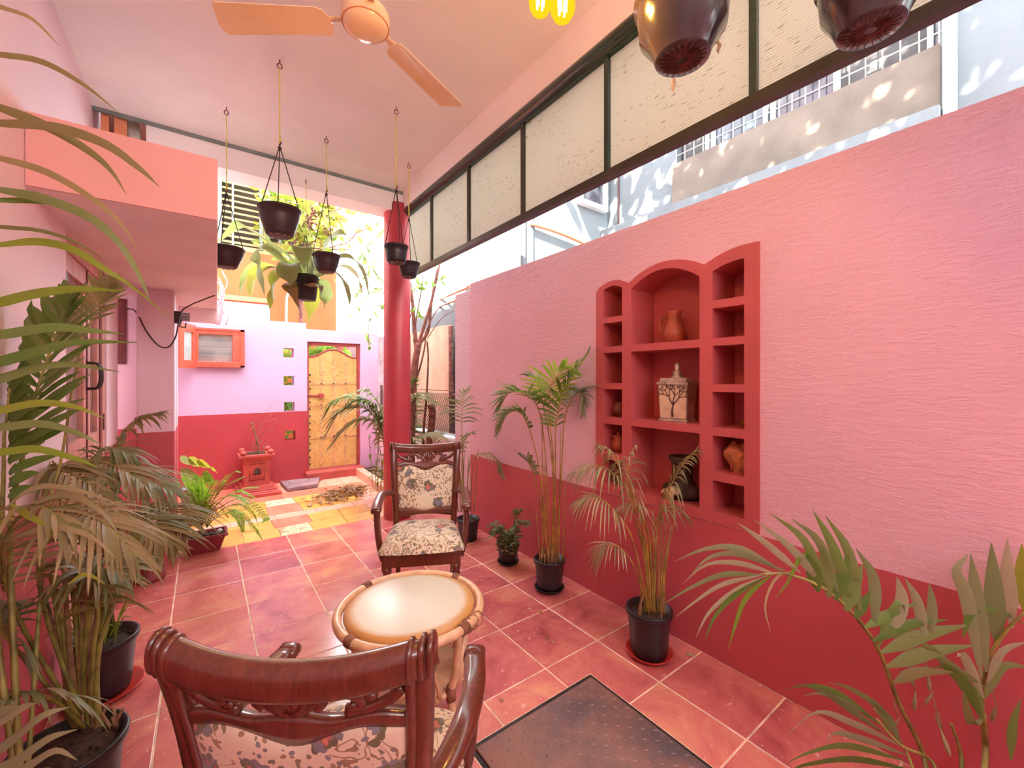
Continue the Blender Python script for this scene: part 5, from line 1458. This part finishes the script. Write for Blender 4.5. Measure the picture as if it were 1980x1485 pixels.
for (ct, n, L, mt, st_) in FL:
    frond(pm, [P(*q) for q in ct], int(n * 1.45), L * 1.2, .017, M[mt], M['cane_g'], st_, .6, (.3, 1.1), False, 6, .006, rg, .2, .12)
gs = MB()
for k in range(46):
    a = rg.uniform(0, 6.28); q = rg.uniform(0, .09)
    b = Vector((x0 + q * math.cos(a), y0 + q * math.sin(a), h0 - .02)); L = rg.uniform(.14, .30); o_ = rg.uniform(.02, .20)
    e = b + Vector((o_ * math.cos(a), o_ * math.sin(a), L * rg.uniform(.45, 1)))
    gs.ribbon([clampx(p) for p in catm([b, b.lerp(e, .5) + ZZ * .05, e], 4)], wprof(.011, 8), None, .1)
part('grass_tuft', gs, M['bright'], pm, True, kind='stuff')
for k in range(8):
    xa = 190 + k * 5
    cane(pm, [P(xa, 1250, 2.05), P(xa - 6 + rg.uniform(-8, 8), 1130, 2.03), P(xa - 30 + k * 9, 1010, 2.02)], .009, 'cane_g')

# palm in the pot at the lower left
x0, y0, h0 = -.37, 2.02, .27
pm = thing('potted_palm', 'palm with thick bundled stalks in a wide black pot at the lower left', 'potted plant', (x0, y0, .0))
nursery_pot(pm, .150, h0)
FL = [
 ([(165, 1400, 1.52), (95, 1210, 1.44), (75, 1085, 1.40), (115, 1000, 1.36), (190, 1005, 1.34), (262, 1075, 1.34)], 18, .24, 'palm_dry', .42),
 ([(170, 1400, 1.52), (115, 1230, 1.5), (130, 1130, 1.5), (195, 1092, 1.5), (245, 1120, 1.5)], 14, .20, 'palm_grey', .45),
 ([(160, 1400, 1.50), (65, 1250, 1.38), (15, 1140, 1.32), (10, 1040, 1.28), (70, 980, 1.26), (140, 1020, 1.25)], 18, .24, 'palm_dry', .4),
 ([(158, 1400, 1.50), (60, 1290, 1.4), (0, 1220, 1.34), (-50, 1190, 1.30)], 12, .2, 'palm_grey', .4),
 ([(172, 1400, 1.52), (180, 1260, 1.46), (190, 1180, 1.44), (170, 1110, 1.42), (120, 1085, 1.40)], 14, .2, 'palm_olive', .5),
 ([(165, 1410, 1.50), (110, 1360, 1.38), (60, 1340, 1.30), (0, 1350, 1.22)], 10, .2, 'palm_grey', .3),
]
for (ct, n, L, mt, st_) in FL:
    frond(pm, [P(*q) for q in ct], int(n * 1.4), L * 1.2, .016, M[mt], M['cane_g'], st_, .6, (.3, 1.1), False, 6, .007, rg, .2, .12)
for k in range(12):
    xa = 135 + k * 6
    cane(pm, [P(xa, 1440, 1.52), P(xa - 12 + rg.uniform(-12, 12), 1300, 1.50), P(xa - 50 + k * 7, 1120 + rg.uniform(-30, 40), 1.48)], .0125, 'cane_g' if k % 3 else 'dry')
lt_ = MB()
for k in range(10):
    b = P(190 + rg.uniform(-40, 40), 1420 + rg.uniform(-15, 15), 1.5)
    lt_.tube([b, b + Vector((rg.uniform(-.05, .05), rg.uniform(-.05, .05), rg.uniform(.03, .12)))], [.009, .004], 5)
part('dry_sheaths', lt_, M['dry'], pm, True)
# orange and yellow drying leaflets
for (ct, w) in (([(30, 990, 1.25), (120, 955, 1.25), (190, 985, 1.25), (232, 1035, 1.26)], 14), ([(0, 1050, 1.22), (90, 1020, 1.22), (170, 1035, 1.23), (225, 1080, 1.24)], 13), ([(30, 1100, 1.25), (110, 1070, 1.24), (165, 1110, 1.24)], 13), ([(-10, 1000, 1.2), (60, 945, 1.2), (140, 945, 1.2), (230, 975, 1.22)], 12)):
    ribbon_leaf(pm, [P(*q) for q in ct], w * 1.25 / 806, M['palm_dry'], side=FW * .4 + ZZ * .9)
for (ct, w) in (([(20, 975, 1.2), (60, 1000, 1.2), (105, 1025, 1.21)], 13), ([(130, 1130, 1.24), (165, 1110, 1.24), (205, 1130, 1.25)], 10)):
    ribbon_leaf(pm, [P(*q) for q in ct], w * 1.25 / 806, M['broad_y'], side=FW * .4 + ZZ * .9)

# pale fronds at the bottom left corner
x0, y0, h0 = -.385, 1.12, .24
pm = thing('potted_palm', 'pale green palm whose leaflets fan in at the bottom left corner', 'potted plant', (x0, y0, .0))
nursery_pot(pm, .12, h0)
for (ct, w) in (([(-60, 1480, 1.0), (10, 1440, 1.0), (80, 1385, 1.0), (135, 1367, 1.02)], 22), ([(-70, 1440, 1.0), (-10, 1400, 1.0), (40, 1370, 1.0), (70, 1360, 1.0)], 24), ([(-50, 1500, 1.0), (20, 1478, 1.0), (90, 1430, 1.0), (150, 1410, 1.02)], 22),
                ([(-40, 1520, 1.0), (40, 1490, 1.0), (105, 1452, 1.0), (150, 1470, 1.01)], 18), ([(-80, 1420, 1.0), (-30, 1390, 1.0), (10, 1372, 1.0), (35, 1364, 1.0)], 22), ([(-40, 1545, 1.0), (30, 1520, 1.0), (80, 1492, 1.0), (120, 1490, 1.0)], 18)):
    ribbon_leaf(pm, [P(*q) for q in ct], w * 1.0 / 806, M['palm_grey'], side=FW * .4 + ZZ * .9)
cane(pm, [Vector((-.385, 1.12, .22)), P(-110, 1600, .98), P(-60, 1470, 1.0), P(-90, 1400, 1.0)], .008, 'cane_g', 'frond_stalk')

# --- white pot on a stand by the pillar
sx_, sy_ = -.33, 4.13
solo('pot_stand', MB().lathe([(0, 0), (.10, 0), (.10, .02), (.085, .03), (.085, .24), (.115, .27), (.135, .275), (.135, .29), (0, .29)], 24, (sx_, sy_, .001)), M['maroon'], 'dark red round pot stand in front of the pillar', 'stand', (sx_, sy_, .001))
pm = thing('potted_plant', 'white ceramic pot of trailing succulents on the dark red stand by the pillar', 'potted plant', (sx_, sy_, .292))
part('pot', MB().lathe([(0, 0), (.075, 0), (.085, .02), (.10, .12), (.105, .20), (.112, .205), (.112, .22), (.10, .22), (.094, .19), (0, .185)], 28), M['pebble'], pm)
part('soil', MB().lathe([(.094, .192), (0, .198)], 18, caps=False), M['soil'], pm)
fl = MB()
for k in range(70):
    a = rg.uniform(0, 6.28); q = rg.uniform(.02, .12)
    b = Vector((q * math.cos(a), q * math.sin(a), .20))
    d = Vector((math.cos(a) * .7, math.sin(a) * .7, rg.uniform(.2, 1.2))).normalized()
    fl.ribbon(leaf_pts(b, d, rg.uniform(.04, .10), .4, 3), [.006, .010, .008, .002], None, .1)
part('foliage', fl, M['small'], pm, kind='stuff')
for (a, L) in ((.3, .20), (1.8, .22), (-.8, .24)):
    part('long_leaf', MB().ribbon(leaf_pts((0, 0, .2), (math.cos(a) * .6, math.sin(a) * .6, 1), L, .5, 6), wprof(.035, 6), None, .12), M['broad'], pm)

# --- trough planter with the sword fern
tx0, tx1, ty0, ty1 = -.178, .172, 4.42, 4.66
pm = thing('fern_planter', 'maroon trough planter with a bright sword fern at the edge of the patio', 'potted plant', (0, 4.54, .0))
tp = MB(); cx, cy = (tx0 + tx1) / 2, (ty0 + ty1) / 2
w, d = tx1 - tx0, ty1 - ty0
def rng4(w_, d_, z): return [Vector((cx + sx * w_ / 2, cy + sy * d_ / 2, z)) for (sx, sy) in ((-1, -1), (1, -1), (1, 1), (-1, 1))]
rings = [rng4(w - .12, d - .08, 0), rng4(w - .04, d - .03, .125), rng4(w, d, .13), rng4(w, d, .15), rng4(w - .045, d - .045, .15), rng4(w - .06, d - .06, .11)]
fs = [(3, 2, 1, 0)]
for i in range(5):
    for k in range(4): l = (k + 1) % 4; fs.append((i*4+k, i*4+l, i*4+4+l, i*4+4+k))
tp.add([p for r_ in rings for p in r_], fs)
part('trough', tp, M['maroon'], pm, True, .004)
sl_ = MB().box((cx - w/2 + .028, cy - d/2 + .028, .10), (cx + w/2 - .028, cy + d/2 - .028, .122))
for k in range(40): sl_.ball((cx + rg.uniform(-.13, .13), cy + rg.uniform(-.08, .08), .122), rg.uniform(.008, .018), 6, 4)
part('soil', sl_, M['soil'], pm, True)
part('white_stone', MB().ball((.115, 4.55, .145), (.022, .018, .018), 8, 6), M['pebble'], pm, True)
def fern(ct, L, n, mat, w=.013):
    frond(pm, [P(*q) for q in ct], n, L, w, M[mat], M['cane_g'], .12, .1, (.1, .5), False, 2, .0028, rg, .05, 0, lambda u: (.35 + .65 * math.sin(PI * min(1, .12 + u * .95))))
fb = [(384, 1018, 3.72), (392, 1015, 3.70), (378, 1018, 3.72), (400, 1020, 3.68), (388, 1020, 3.66)]
FT = [[(372, 955), (352, 920)], [(392, 960), (388, 922)], [(404, 950), (405, 916)], [(398, 965), (412, 935), (416, 928)], [(420, 955), (450, 915), (464, 913)], [(425, 950), (455, 930), (472, 921)],
      [(430, 965), (470, 945), (500, 943)], [(435, 975), (475, 965), (512, 1000), (508, 1010)], [(430, 985), (465, 975), (490, 995), (500, 1020)], [(440, 990), (462, 1000), (470, 1028)], [(450, 985), (490, 1020), (506, 1042)],
      [(365, 970), (345, 945), (340, 930)], [(425, 970), (460, 950), (492, 962)], [(380, 960), (374, 930)], [(410, 960), (430, 935), (436, 930)], [(376, 965), (362, 935), (356, 915)], [(390, 962), (396, 930), (398, 912)], [(402, 962), (424, 940), (440, 918)], [(385, 962), (380, 935), (378, 918)], [(415, 972), (452, 958), (480, 975)], [(396, 965), (386, 940), (366, 925)]]
for i, ct in enumerate(FT):
    b = fb[i % 5]
    fern([b] + [(x, y, b[2] - .06 * (k + 1) * (1 if i % 2 else -.3)) for k, (x, y) in enumerate(ct)], .052, 34, 'fernleaf', .016)
for i in range(16):
    b = fb[i % 5]; x = rg.uniform(345, 450); y = rg.uniform(950, 990)
    fern([b, ((b[0] + x) / 2, y + 5, b[2]), (x, y + rg.uniform(0, 30), b[2] - rg.uniform(-.1, .15))], .030, 18, 'fern_dry', .009)

# --- small heart leaved plant in the corner behind the pillar
hx, hy = -.10, 5.45
pm = thing('potted_plant', 'yellow green heart leaved plant in a grey pot behind the pillar', 'potted plant', (hx, hy, -.005))
part('pot', MB().lathe([(0, 0), (.07, 0), (.075, .02), (.095, .36), (.105, .365), (.105, .38), (.085, .38), (.08, .34), (0, .34)], 24), M['device'], pm)
part('soil', MB().lathe([(.08, .345), (0, .35)], 16, caps=False), M['soil'], pm)
for (x, y, sz, mt) in ((358, 887, 20, 'broad'), (375, 890, 22, 'broad_y'), (390, 893, 18, 'broad_y'), (362, 914, 26, 'broad'), (411, 903, 9, 'broad_y')):
    c = P(x, y, 4.15); b = Vector((hx, hy, .36))
    part('stalk', MB().tube(catm([b, b.lerp(c, .5) + ZZ * .06, c], 5), .003, 5), M['broad_y'], pm, True)
    L = sz * 1.6 * 4.15 / 806
    part('leaf', MB().ribbon([c + RT * (L * (t - .3)) - ZZ * (.02 + .05 * t * t) for t in (0, .12, .35, .65, 1)], [L * .35, L * .72, L * .78, L * .45, .004], ZZ * .8 - FW * .5, .12), M[mt], pm, True)

# --- bird's nest fern in a hanging pot
bx, by = .765, 4.262
fp = thing('hanging_fern', 'broad leaved bird nest fern in a black pot hung from the ceiling beam', 'potted plant', (bx, by, 2.235))
part('pot', MB().lathe([(0, 0), (.085, 0), (.088, .01), (.108, .19), (.114, .195), (.115, .225), (.108, .225), (.1, .19), (0, .185)], 32), M['black_plastic'], fp)
part('soil', MB().lathe([(.10, .195), (0, .205)], 18, caps=False), M['soil'], fp)
part('strings', strings(fp.location, .108, .60, 3, .5, -.21), M['string'], fp)
rp = MB()
for s in (-1, 1): rp.tube([(0, s * .003, .60), (0, s * .003, 1.085)], .0032, 5)
part('rope', rp, M['rope'], fp, label='doubled yellow nylon rope')
part('wall_hook', MB().tube([(0, .036, 1.115), (0, .0, 1.115), (0, -.012, 1.10), (0, -.004, 1.082), (0, .008, 1.09)], .0035, 6), M['rust'], fp)
D = 3.90
BL = [
 ([(575, 535), (562, 501), (518, 469), (472, 439), (455, 441), (420, 470)], 30, 'broad', [0, -.05, -.1, -.1, -.1, -.1]),
 ([(575, 535), (544, 504), (515, 480), (498, 492), (500, 533), (512, 572)], 30, 'broad', [0, -.1, -.2, -.25, -.25, -.25]),
 ([(580, 538), (556, 522), (538, 535), (528, 565), (522, 598)], 34, 'broad_y', [0, -.15, -.25, -.28, -.28]),
 ([(588, 535), (586, 510), (584, 485), (583, 479), (586, 500), (588, 520)], 27, 'broad', [0, -.1, -.2, -.25, -.32, -.34]),
 ([(582, 537), (566, 512), (558, 516), (556, 540), (562, 556)], 28, 'broad', [0, -.15, -.25, -.3, -.3]),
 ([(602, 535), (618, 500), (640, 465), (662, 452), (682, 466)], 36, 'broad', [0, .1, .15, .2, .2]),
 ([(605, 537), (645, 503), (680, 500), (702, 530), (714, 577)], 26, 'broad', [0, 0, .05, .05, .05]),
 ([(605, 540), (640, 525), (662, 543), (672, 570), (676, 592)], 23, 'broad', [0, -.1, -.1, -.1, -.1]),
 ([(605, 540), (620, 545), (630, 572), (626, 604)], 25, 'broad', [0, .15, .22, .22]),
 ([(598, 545), (606, 550), (604, 590), (597, 628)], 32, 'broad_y', [0, .22, .26, .26]),
 ([(578, 540), (560, 555), (572, 588), (587, 613)], 22, 'broad_b', [0, -.2, -.22, -.2]),
 ([(570, 535), (525, 514), (495, 528), (486, 555), (484, 574)], 24, 'broad_y', [0, .05, .08, .08, .08]),
 ([(598, 535), (602, 510), (608, 492), (612, 486)], 24, 'broad', [0, .1, .2, .3]),
 ([(565, 530), (505, 508), (473, 535), (462, 577)], 14, 'broad', [0, .15, .2, .2]),
 ([(608, 540), (660, 515), (690, 535), (700, 570)], 18, 'broad', [0, .2, .3, .3]),
 ([(590, 540), (600, 555), (616, 552), (622, 575)], 18, 'broad_b', [0, -.15, -.2, -.2]),
 ([(578, 535), (540, 520), (515, 518), (500, 525)], 18, 'broad_b', [0, .1, .15, .15]),
]
for (ct, w_, mt, dd) in BL:
    ribbon_leaf(fp, [P(x, y, D + o_) for (x, y), o_ in zip(ct, dd)], w_ * D / 806 * 1.3, M[mt], 'leaf', .10, lambda t: (.25 + .75 * min(1, t * 2.6)) * max(.03, 1 - max(0, (t - .55) / .45) ** 1.8), side=None)

# ================================================================== TREES AND GARDEN BEYOND
def blob_leaves(m, c, n, r, L, rng, w=.45, tilt=1.0):
    for k in range(n):
        while True:
            u = Vector((rng.uniform(-1, 1), rng.uniform(-1, 1), rng.uniform(-1, 1)))
            if u.length < 1: break
        p = Vector((c[0] + u.x * r[0], c[1] + u.y * r[1], c[2] + u.z * r[2]))
        d = Vector((rng.uniform(-1, 1), rng.uniform(-1, 1), rng.uniform(-.9, .3) * tilt)).normalized()
        l = L * rng.uniform(.6, 1.25)
        sd = d.cross(Vector((rng.uniform(-1, 1), rng.uniform(-1, 1), rng.uniform(-1, 1))))
        m.ribbon([p, p + d * l * .4, p + d * l * .75 - ZZ * l * .03, p + d * l - ZZ * l * .08], [l * .06, l * w, l * w * .8, l * .03], sd, .12)
rg = random.Random(5)
# yellow green creeper tree between the back wall and the orange house
t1 = thing('creeper_tree', 'yellow green leafy tree spreading above the courtyard back wall', 'tree', (1.35, 7.75, -.15))
part('trunk', MB().tube(catm([(1.35, 7.75, -.15), (1.38, 7.72, 1.2), (1.30, 7.70, 2.6), (1.36, 7.66, 3.6), (1.5, 7.6, 4.6)], 5), [.05 - .0016 * i for i in range(21)], 8), M['bark'], t1, True)
fm = MB(); bm = MB()
for (x, y, d, n, rr_) in ((600, 420, 7.0, 150, .55), (632, 465, 7.0, 80, .42), (560, 410, 7.1, 70, .45), (640, 395, 7.2, 50, .35), (590, 490, 6.9, 80, .45), (540, 385, 7.2, 45, .35), (520, 455, 7.2, 30, .35), (690, 480, 6.9, 9, .42), (700, 420, 7.0, 7, .40), (620, 360, 7.2, 80, .5)):
    blob_leaves(fm, P(x, y, d), n, (rr_, .35, rr_ * .8), .17, rg, .5)
for k in range(40):
    a = P(600 + rg.uniform(-40, 40), 470 + rg.uniform(-60, 40), 7.0); b = P(600 + rg.uniform(-110, 120), 430 + rg.uniform(-80, 90), 7.0 + rg.uniform(-.2, .3))
    bm.tube(catm([a, a.lerp(b, .5) + ZZ * rg.uniform(-.05, .15), b], 4), [.012, .011, .010, .009, .008, .007, .006, .005, .004], 5)
part('branches', bm, M['rust'], t1, True, kind='stuff')
part('foliage', fm, M['tree_y'], t1, True, kind='stuff')
# sparse twigs hanging in front of the white sky, left of the column
t2 = t1
tw = MB(); fm = MB()
tw.tube(catm([Vector((1.36, 7.66, 3.6)), P(668, 470, 6.7), P(690, 450, 6.4), P(715, 440, 6.3)], 5), .010, 6)
for ct in ([(700, 390), (735, 440), (760, 480)], [(745, 440), (715, 470), (705, 500)], [(760, 560), (720, 560), (690, 600), (668, 612)], [(755, 480), (722, 515), (700, 545), (690, 570)], [(760, 600), (735, 590), (715, 620), (712, 650), (715, 672)], [(690, 480), (720, 520), (748, 555)], [(650, 395), (690, 400), (745, 425)]):
    c = catm([P(x, y, 6.3 + .15 * math.sin(x)) for x, y in ct], 6)
    tw.tube(c, .006, 5)
    for i in range(1, len(c)):
        for q in range(2):
            d = Vector((rg.uniform(-1, 1), rg.uniform(-1, 1), rg.uniform(-1, .2))).normalized(); l = rg.uniform(.07, .13)
            fm.ribbon([c[i], c[i] + d * l * .4, c[i] + d * l], [.01, l * .45, .004], None, .1)
part('hanging_twigs', tw, M['rust'], t2, True, label='sparse twigs reaching left of the red column')
part('twig_leaves', fm, M['tree_g'], t2, True, kind='stuff')
# garden shrubs seen through the gate top and the peep holes
for k, (c, r_, n, lb_) in enumerate((((1.55, 7.75, 1.95), (.55, .3, .28), 170, 'green garden shrub showing over the wavy top of the gate'), ((.98, 7.65, 1.2), (.45, .25, .9), 260, 'green garden shrub seen through the square peep holes'))):
    sh_ = thing('garden_shrub', lb_, 'shrub', (c[0], c[1], -.15))
    part('stems', MB().tube([(c[0], c[1], -.15), (c[0] + .05, c[1], 1.0), (c[0], c[1], c[2])], [.03, .022, .012], 7).tube([(c[0], c[1], .2), (c[0] - .3, c[1], 1.0), (c[0] - .3, c[1], c[2])], [.02, .015, .008], 6), M['bark'], sh_, True)
    fm = MB(); blob_leaves(fm, c, n, r_, .17, rg, .5)
    part('foliage', fm, M['tree_g'], sh_, True, kind='stuff')
solo('red_pier', MB().box((1.80, 8.0, -.15), (2.15, 8.2, 2.28)), M['brick_red'], 'brick red pier seen behind the top right of the gate', 'pier', (1.97, 8.1, -.15))
# bare branching tree right of the column
d = 5.25
t3 = thing('bare_tree', 'slim brown tree forking into bare branches right of the red column', 'tree', (P(795, 900, d).x, P(795, 900, d).y, .05))
b0 = P(793, 945, d); b0.z = .05
part('trunk', MB().tube(catm([b0, P(794, 860, d), P(797, 760, d), P(803, 700, d), P(810, 662, d)], 5), [.062 - .0012 * i for i in range(21)], 10), M['bark'], t3, True)
for ct, r0 in (([(806, 680), (802, 640), (797, 580), (790, 535), (786, 500)], .030), ([(808, 668), (822, 625), (835, 580), (844, 540), (850, 512)], .024), ([(812, 664), (828, 640), (833, 600), (838, 560), (846, 520)], .022), ([(820, 890), (819, 840), (824, 780), (828, 700), (826, 660)], .020), ([(803, 740), (815, 700), (822, 665), (822, 640)], .014), ([(800, 660), (806, 610), (815, 560), (818, 530)], .010), ([(795, 740), (787, 690), (790, 640), (796, 600)], .012), ([(826, 655), (850, 620), (872, 604), (882, 600)], .006), ([(824, 640), (845, 600), (870, 585), (884, 580)], .006)):
    pts = [P(x, y, d + .02 * i) for i, (x, y) in enumerate(ct)]
    if ct[0][1] > 880: pts[0].z = .05
    c = catm(pts, 5)
    part('branch', MB().tube(c, [r0 * (1 - .55 * i / (len(c) - 1)) for i in range(len(c))], 7), M['bark'], t3, True)
part('stump', MB().tube(catm([(P(836, 930, d).x, P(836, 930, d).y, .05), P(832, 860, d), P(836, 800, d), P(832, 782, d)], 4), [.05] * 6 + [.045] * 7, 8), M['bark'], t3, True)
fm = MB()
for (x, y, n, r_) in ((805, 545, 14, .18), (850, 535, 8, .12), (800, 600, 8, .14), (790, 560, 8, .12)):
    blob_leaves(fm, P(x, y, d), n, (r_, r_, r_), .10, rg, .45)
part('foliage', fm, M['tree_g'], t3, True, kind='stuff')
# palm in the planting bed behind the column
x0, y0 = 1.995, 5.42
pm = thing('bed_palm', 'feathery palm in the planting bed behind the red column', 'palm', (x0, y0, .055))
for ct, n, L, mt, st_ in (
    ([(748, 930), (744, 870), (735, 825), (705, 790), (660, 795), (632, 838)], 22, .40, 'palm_grey', .40),
    ([(746, 930), (742, 860), (728, 800), (690, 768), (650, 775), (630, 800)], 20, .34, 'palm', .40),
    ([(746, 930), (745, 880), (738, 838), (712, 812), (675, 822), (640, 862)], 22, .34, 'palm_grey', .42),
    ([(748, 930), (746, 870), (738, 815), (718, 782), (690, 775), (668, 790)], 20, .32, 'palm', .42),
    ([(750, 930), (748, 850), (735, 790), (715, 760), (700, 755)], 14, .30, 'palm_grey', .45),
    ([(790, 930), (786, 850), (790, 790), (810, 765), (835, 775)], 16, .34, 'palm_grey', .40),
    ([(785, 930), (784, 880), (800, 848), (840, 838), (880, 845)], 16, .30, 'palm_grey', .40),
    ([(780, 930), (780, 850), (790, 760), (800, 735)], 12, .28, 'palm', .45)):
    pts = [P(x, y, 5.25 - .04 * i) for i, (x, y) in enumerate(ct)]
    frond(pm, [Vector((x0, y0, .055))] + pts, int(n * 1.7), L * 1.2, .032, M[mt], M['cane_g'], st_, .45, (.25, 1.1), False, 4, .008, rg, .2, .1)
fm = MB(); st = MB()
for k in range(7):
    x = 722 + k * 3.2; c = catm([P(x, 950, 5.35), P(x + rg.uniform(-5, 5), 900, 5.35), P(x + rg.uniform(-12, 10), 840, 5.35)], 5)
    st.tube(c, .004, 5)
    for i in range(2, len(c)):
        dd = Vector((rg.uniform(-1, 1), rg.uniform(-1, 1), rg.uniform(-.6, .4))).normalized(); l = rg.uniform(.06, .11)
        fm.ribbon([c[i], c[i] + dd * l * .4, c[i] + dd * l], [.008, l * .4, .003], None, .1)
sd_ = thing('bed_shrub', 'thin leafy shrub stems in the bed between the gate and the column', 'shrub', (P(730, 950, 5.35).x, P(730, 950, 5.35).y, .055))
part('stems', st, M['cane_g'], sd_, True); part('foliage', fm, M['bright'], sd_, True, kind='stuff')
# shade tree in the lane between the two houses: its crown dapples the neighbour's wall
t4 = thing('lane_tree', 'leafy shade tree in the lane beside the pale blue house', 'tree', (3.15, -2.0, -.15))
part('trunk', MB().tube(catm([(3.15, -2.0, -.15), (3.1, -2.0, 2.5), (2.9, -1.5, 4.6), (2.2, -.5, 5.8)], 5), [.12 - .005 * i for i in range(16)], 9), M['bark'], t4, True)
part('branch', MB().tube(catm([(2.95, -1.6, 4.4), (2.2, .3, 5.6), (1.6, 1.2, 6.2)], 5), .04, 7), M['bark'], t4, True)
fm = MB()
for k in range(9):
    c = (1.75 + rg.uniform(-.7, .7), -.1 + (k - 4) * .55, 6.2 + rg.uniform(-.5, .5))
    blob_leaves(fm, c, 210, (.85, .75, .5), .19, rg, .62)
part('foliage', fm, M['treelit'], t4, True, kind='stuff')

# ================================================================== SMALL THINGS
fl = thing('floodlight', 'small dark floodlight box fixed to the side of the pillar under the slab', 'light', P(350, 613, 3.55))
part('housing', MB().box((-.045, -.03, -.055), (.005, .05, .045)), M['metal_dark'], fl, bevel=.004)
part('fins', MB().box((.005, -.02, -.03), (.06, .05, -.02)).box((.005, -.02, -.012), (.06, .05, -.004)).box((.005, -.02, .004), (.06, .05, .012)).box((.005, -.02, .022), (.06, .05, .036)), M['device'], fl)
part('bracket', MB().tube([(-.01, 0, -.05), (-.005, -.02, -.085), (.03, -.02, -.09), (.035, 0, -.05)], .008, 6), M['device'], fl)
solo('cable', MB().tube(catm([P(243, 597, 3.62), P(262, 602, 3.40), P(283, 640, 3.36), P(305, 667, 3.36), P(325, 671, 3.36), P(340, 650, 3.38), P(350, 605, 3.44), P(368, 590, 3.5), P(392, 580, 3.6), P(418, 570, 3.7)], 6), .0055, 6), M['cable'], 'dark cable sagging in front of the pillar from the plum window to the floodlight', 'cable', P(305, 667, 3.36))
rm = MB(); rg = random.Random(12)
for k in range(9):
    x = 418 + rg.uniform(0, 12); y = 520 + rg.uniform(0, 60)
    rm.tube(catm([P(x, y, 4.55), P(x + rg.uniform(-3, 14), y + 25, 4.55), P(x + rg.uniform(-4, 14), y + 55, 4.55), P(x + rg.uniform(-4, 8), min(y + 85, 628), 4.55)], 4), .006, 5)
solo('hanging_roots', rm, M['root'], 'pale tangled aerial roots hanging at the end of the loft slab', 'roots', P(422, 540, 4.55))
for k, (x, y, L, mt, lb_) in enumerate(((1058, 1235, .028, 'litter', 'dark shrivelled leaf lying on the red tiles right of the table'), (1068, 1243, .022, 'litter', 'tiny dark leaf scrap beside the shrivelled leaf right of the table'), (970, 1355, .026, 'litter', 'dark leaf scrap on the tiles just above the checker plate corner'), (1046, 1186, .035, 'bright', 'small green leaf on the tiles beside the tall palm pot'), (1333, 1268, .05, 'litter', 'curled brown leaf on the floor right of the red saucer'))):
    d_ = FW + RT * ((x - HX) / FPX) + ZZ * ((HY - y) / FPX); p_ = CO + d_ * (CAM_H / -d_.z)
    m = MB(); leafq(m, (p_.x, p_.y, .004), L, L * .55, k * 1.3, .15, .005)
    solo('fallen_leaf', m, M[mt], lb_, 'leaf', (p_.x, p_.y, .002))
for k, (x, lb_) in enumerate(((1213, 'small brown clod lying on top of the pink wall'), (1150, 'low brown roof tile shard lying on top of the pink wall'))):
    p_ = nl(x, 445 if k == 0 else 462, 2.30); p_.z = 2.48
    m = MB(); lump(m, p_ + ZZ * .012, (.03, .03 if k == 0 else .085, .018 if k == 0 else .02), 10, k + 3, .2)
    solo(('clod', 'tile_shard')[k], m, M['terracotta'], lb_, ('clod', 'shard')[k], p_)
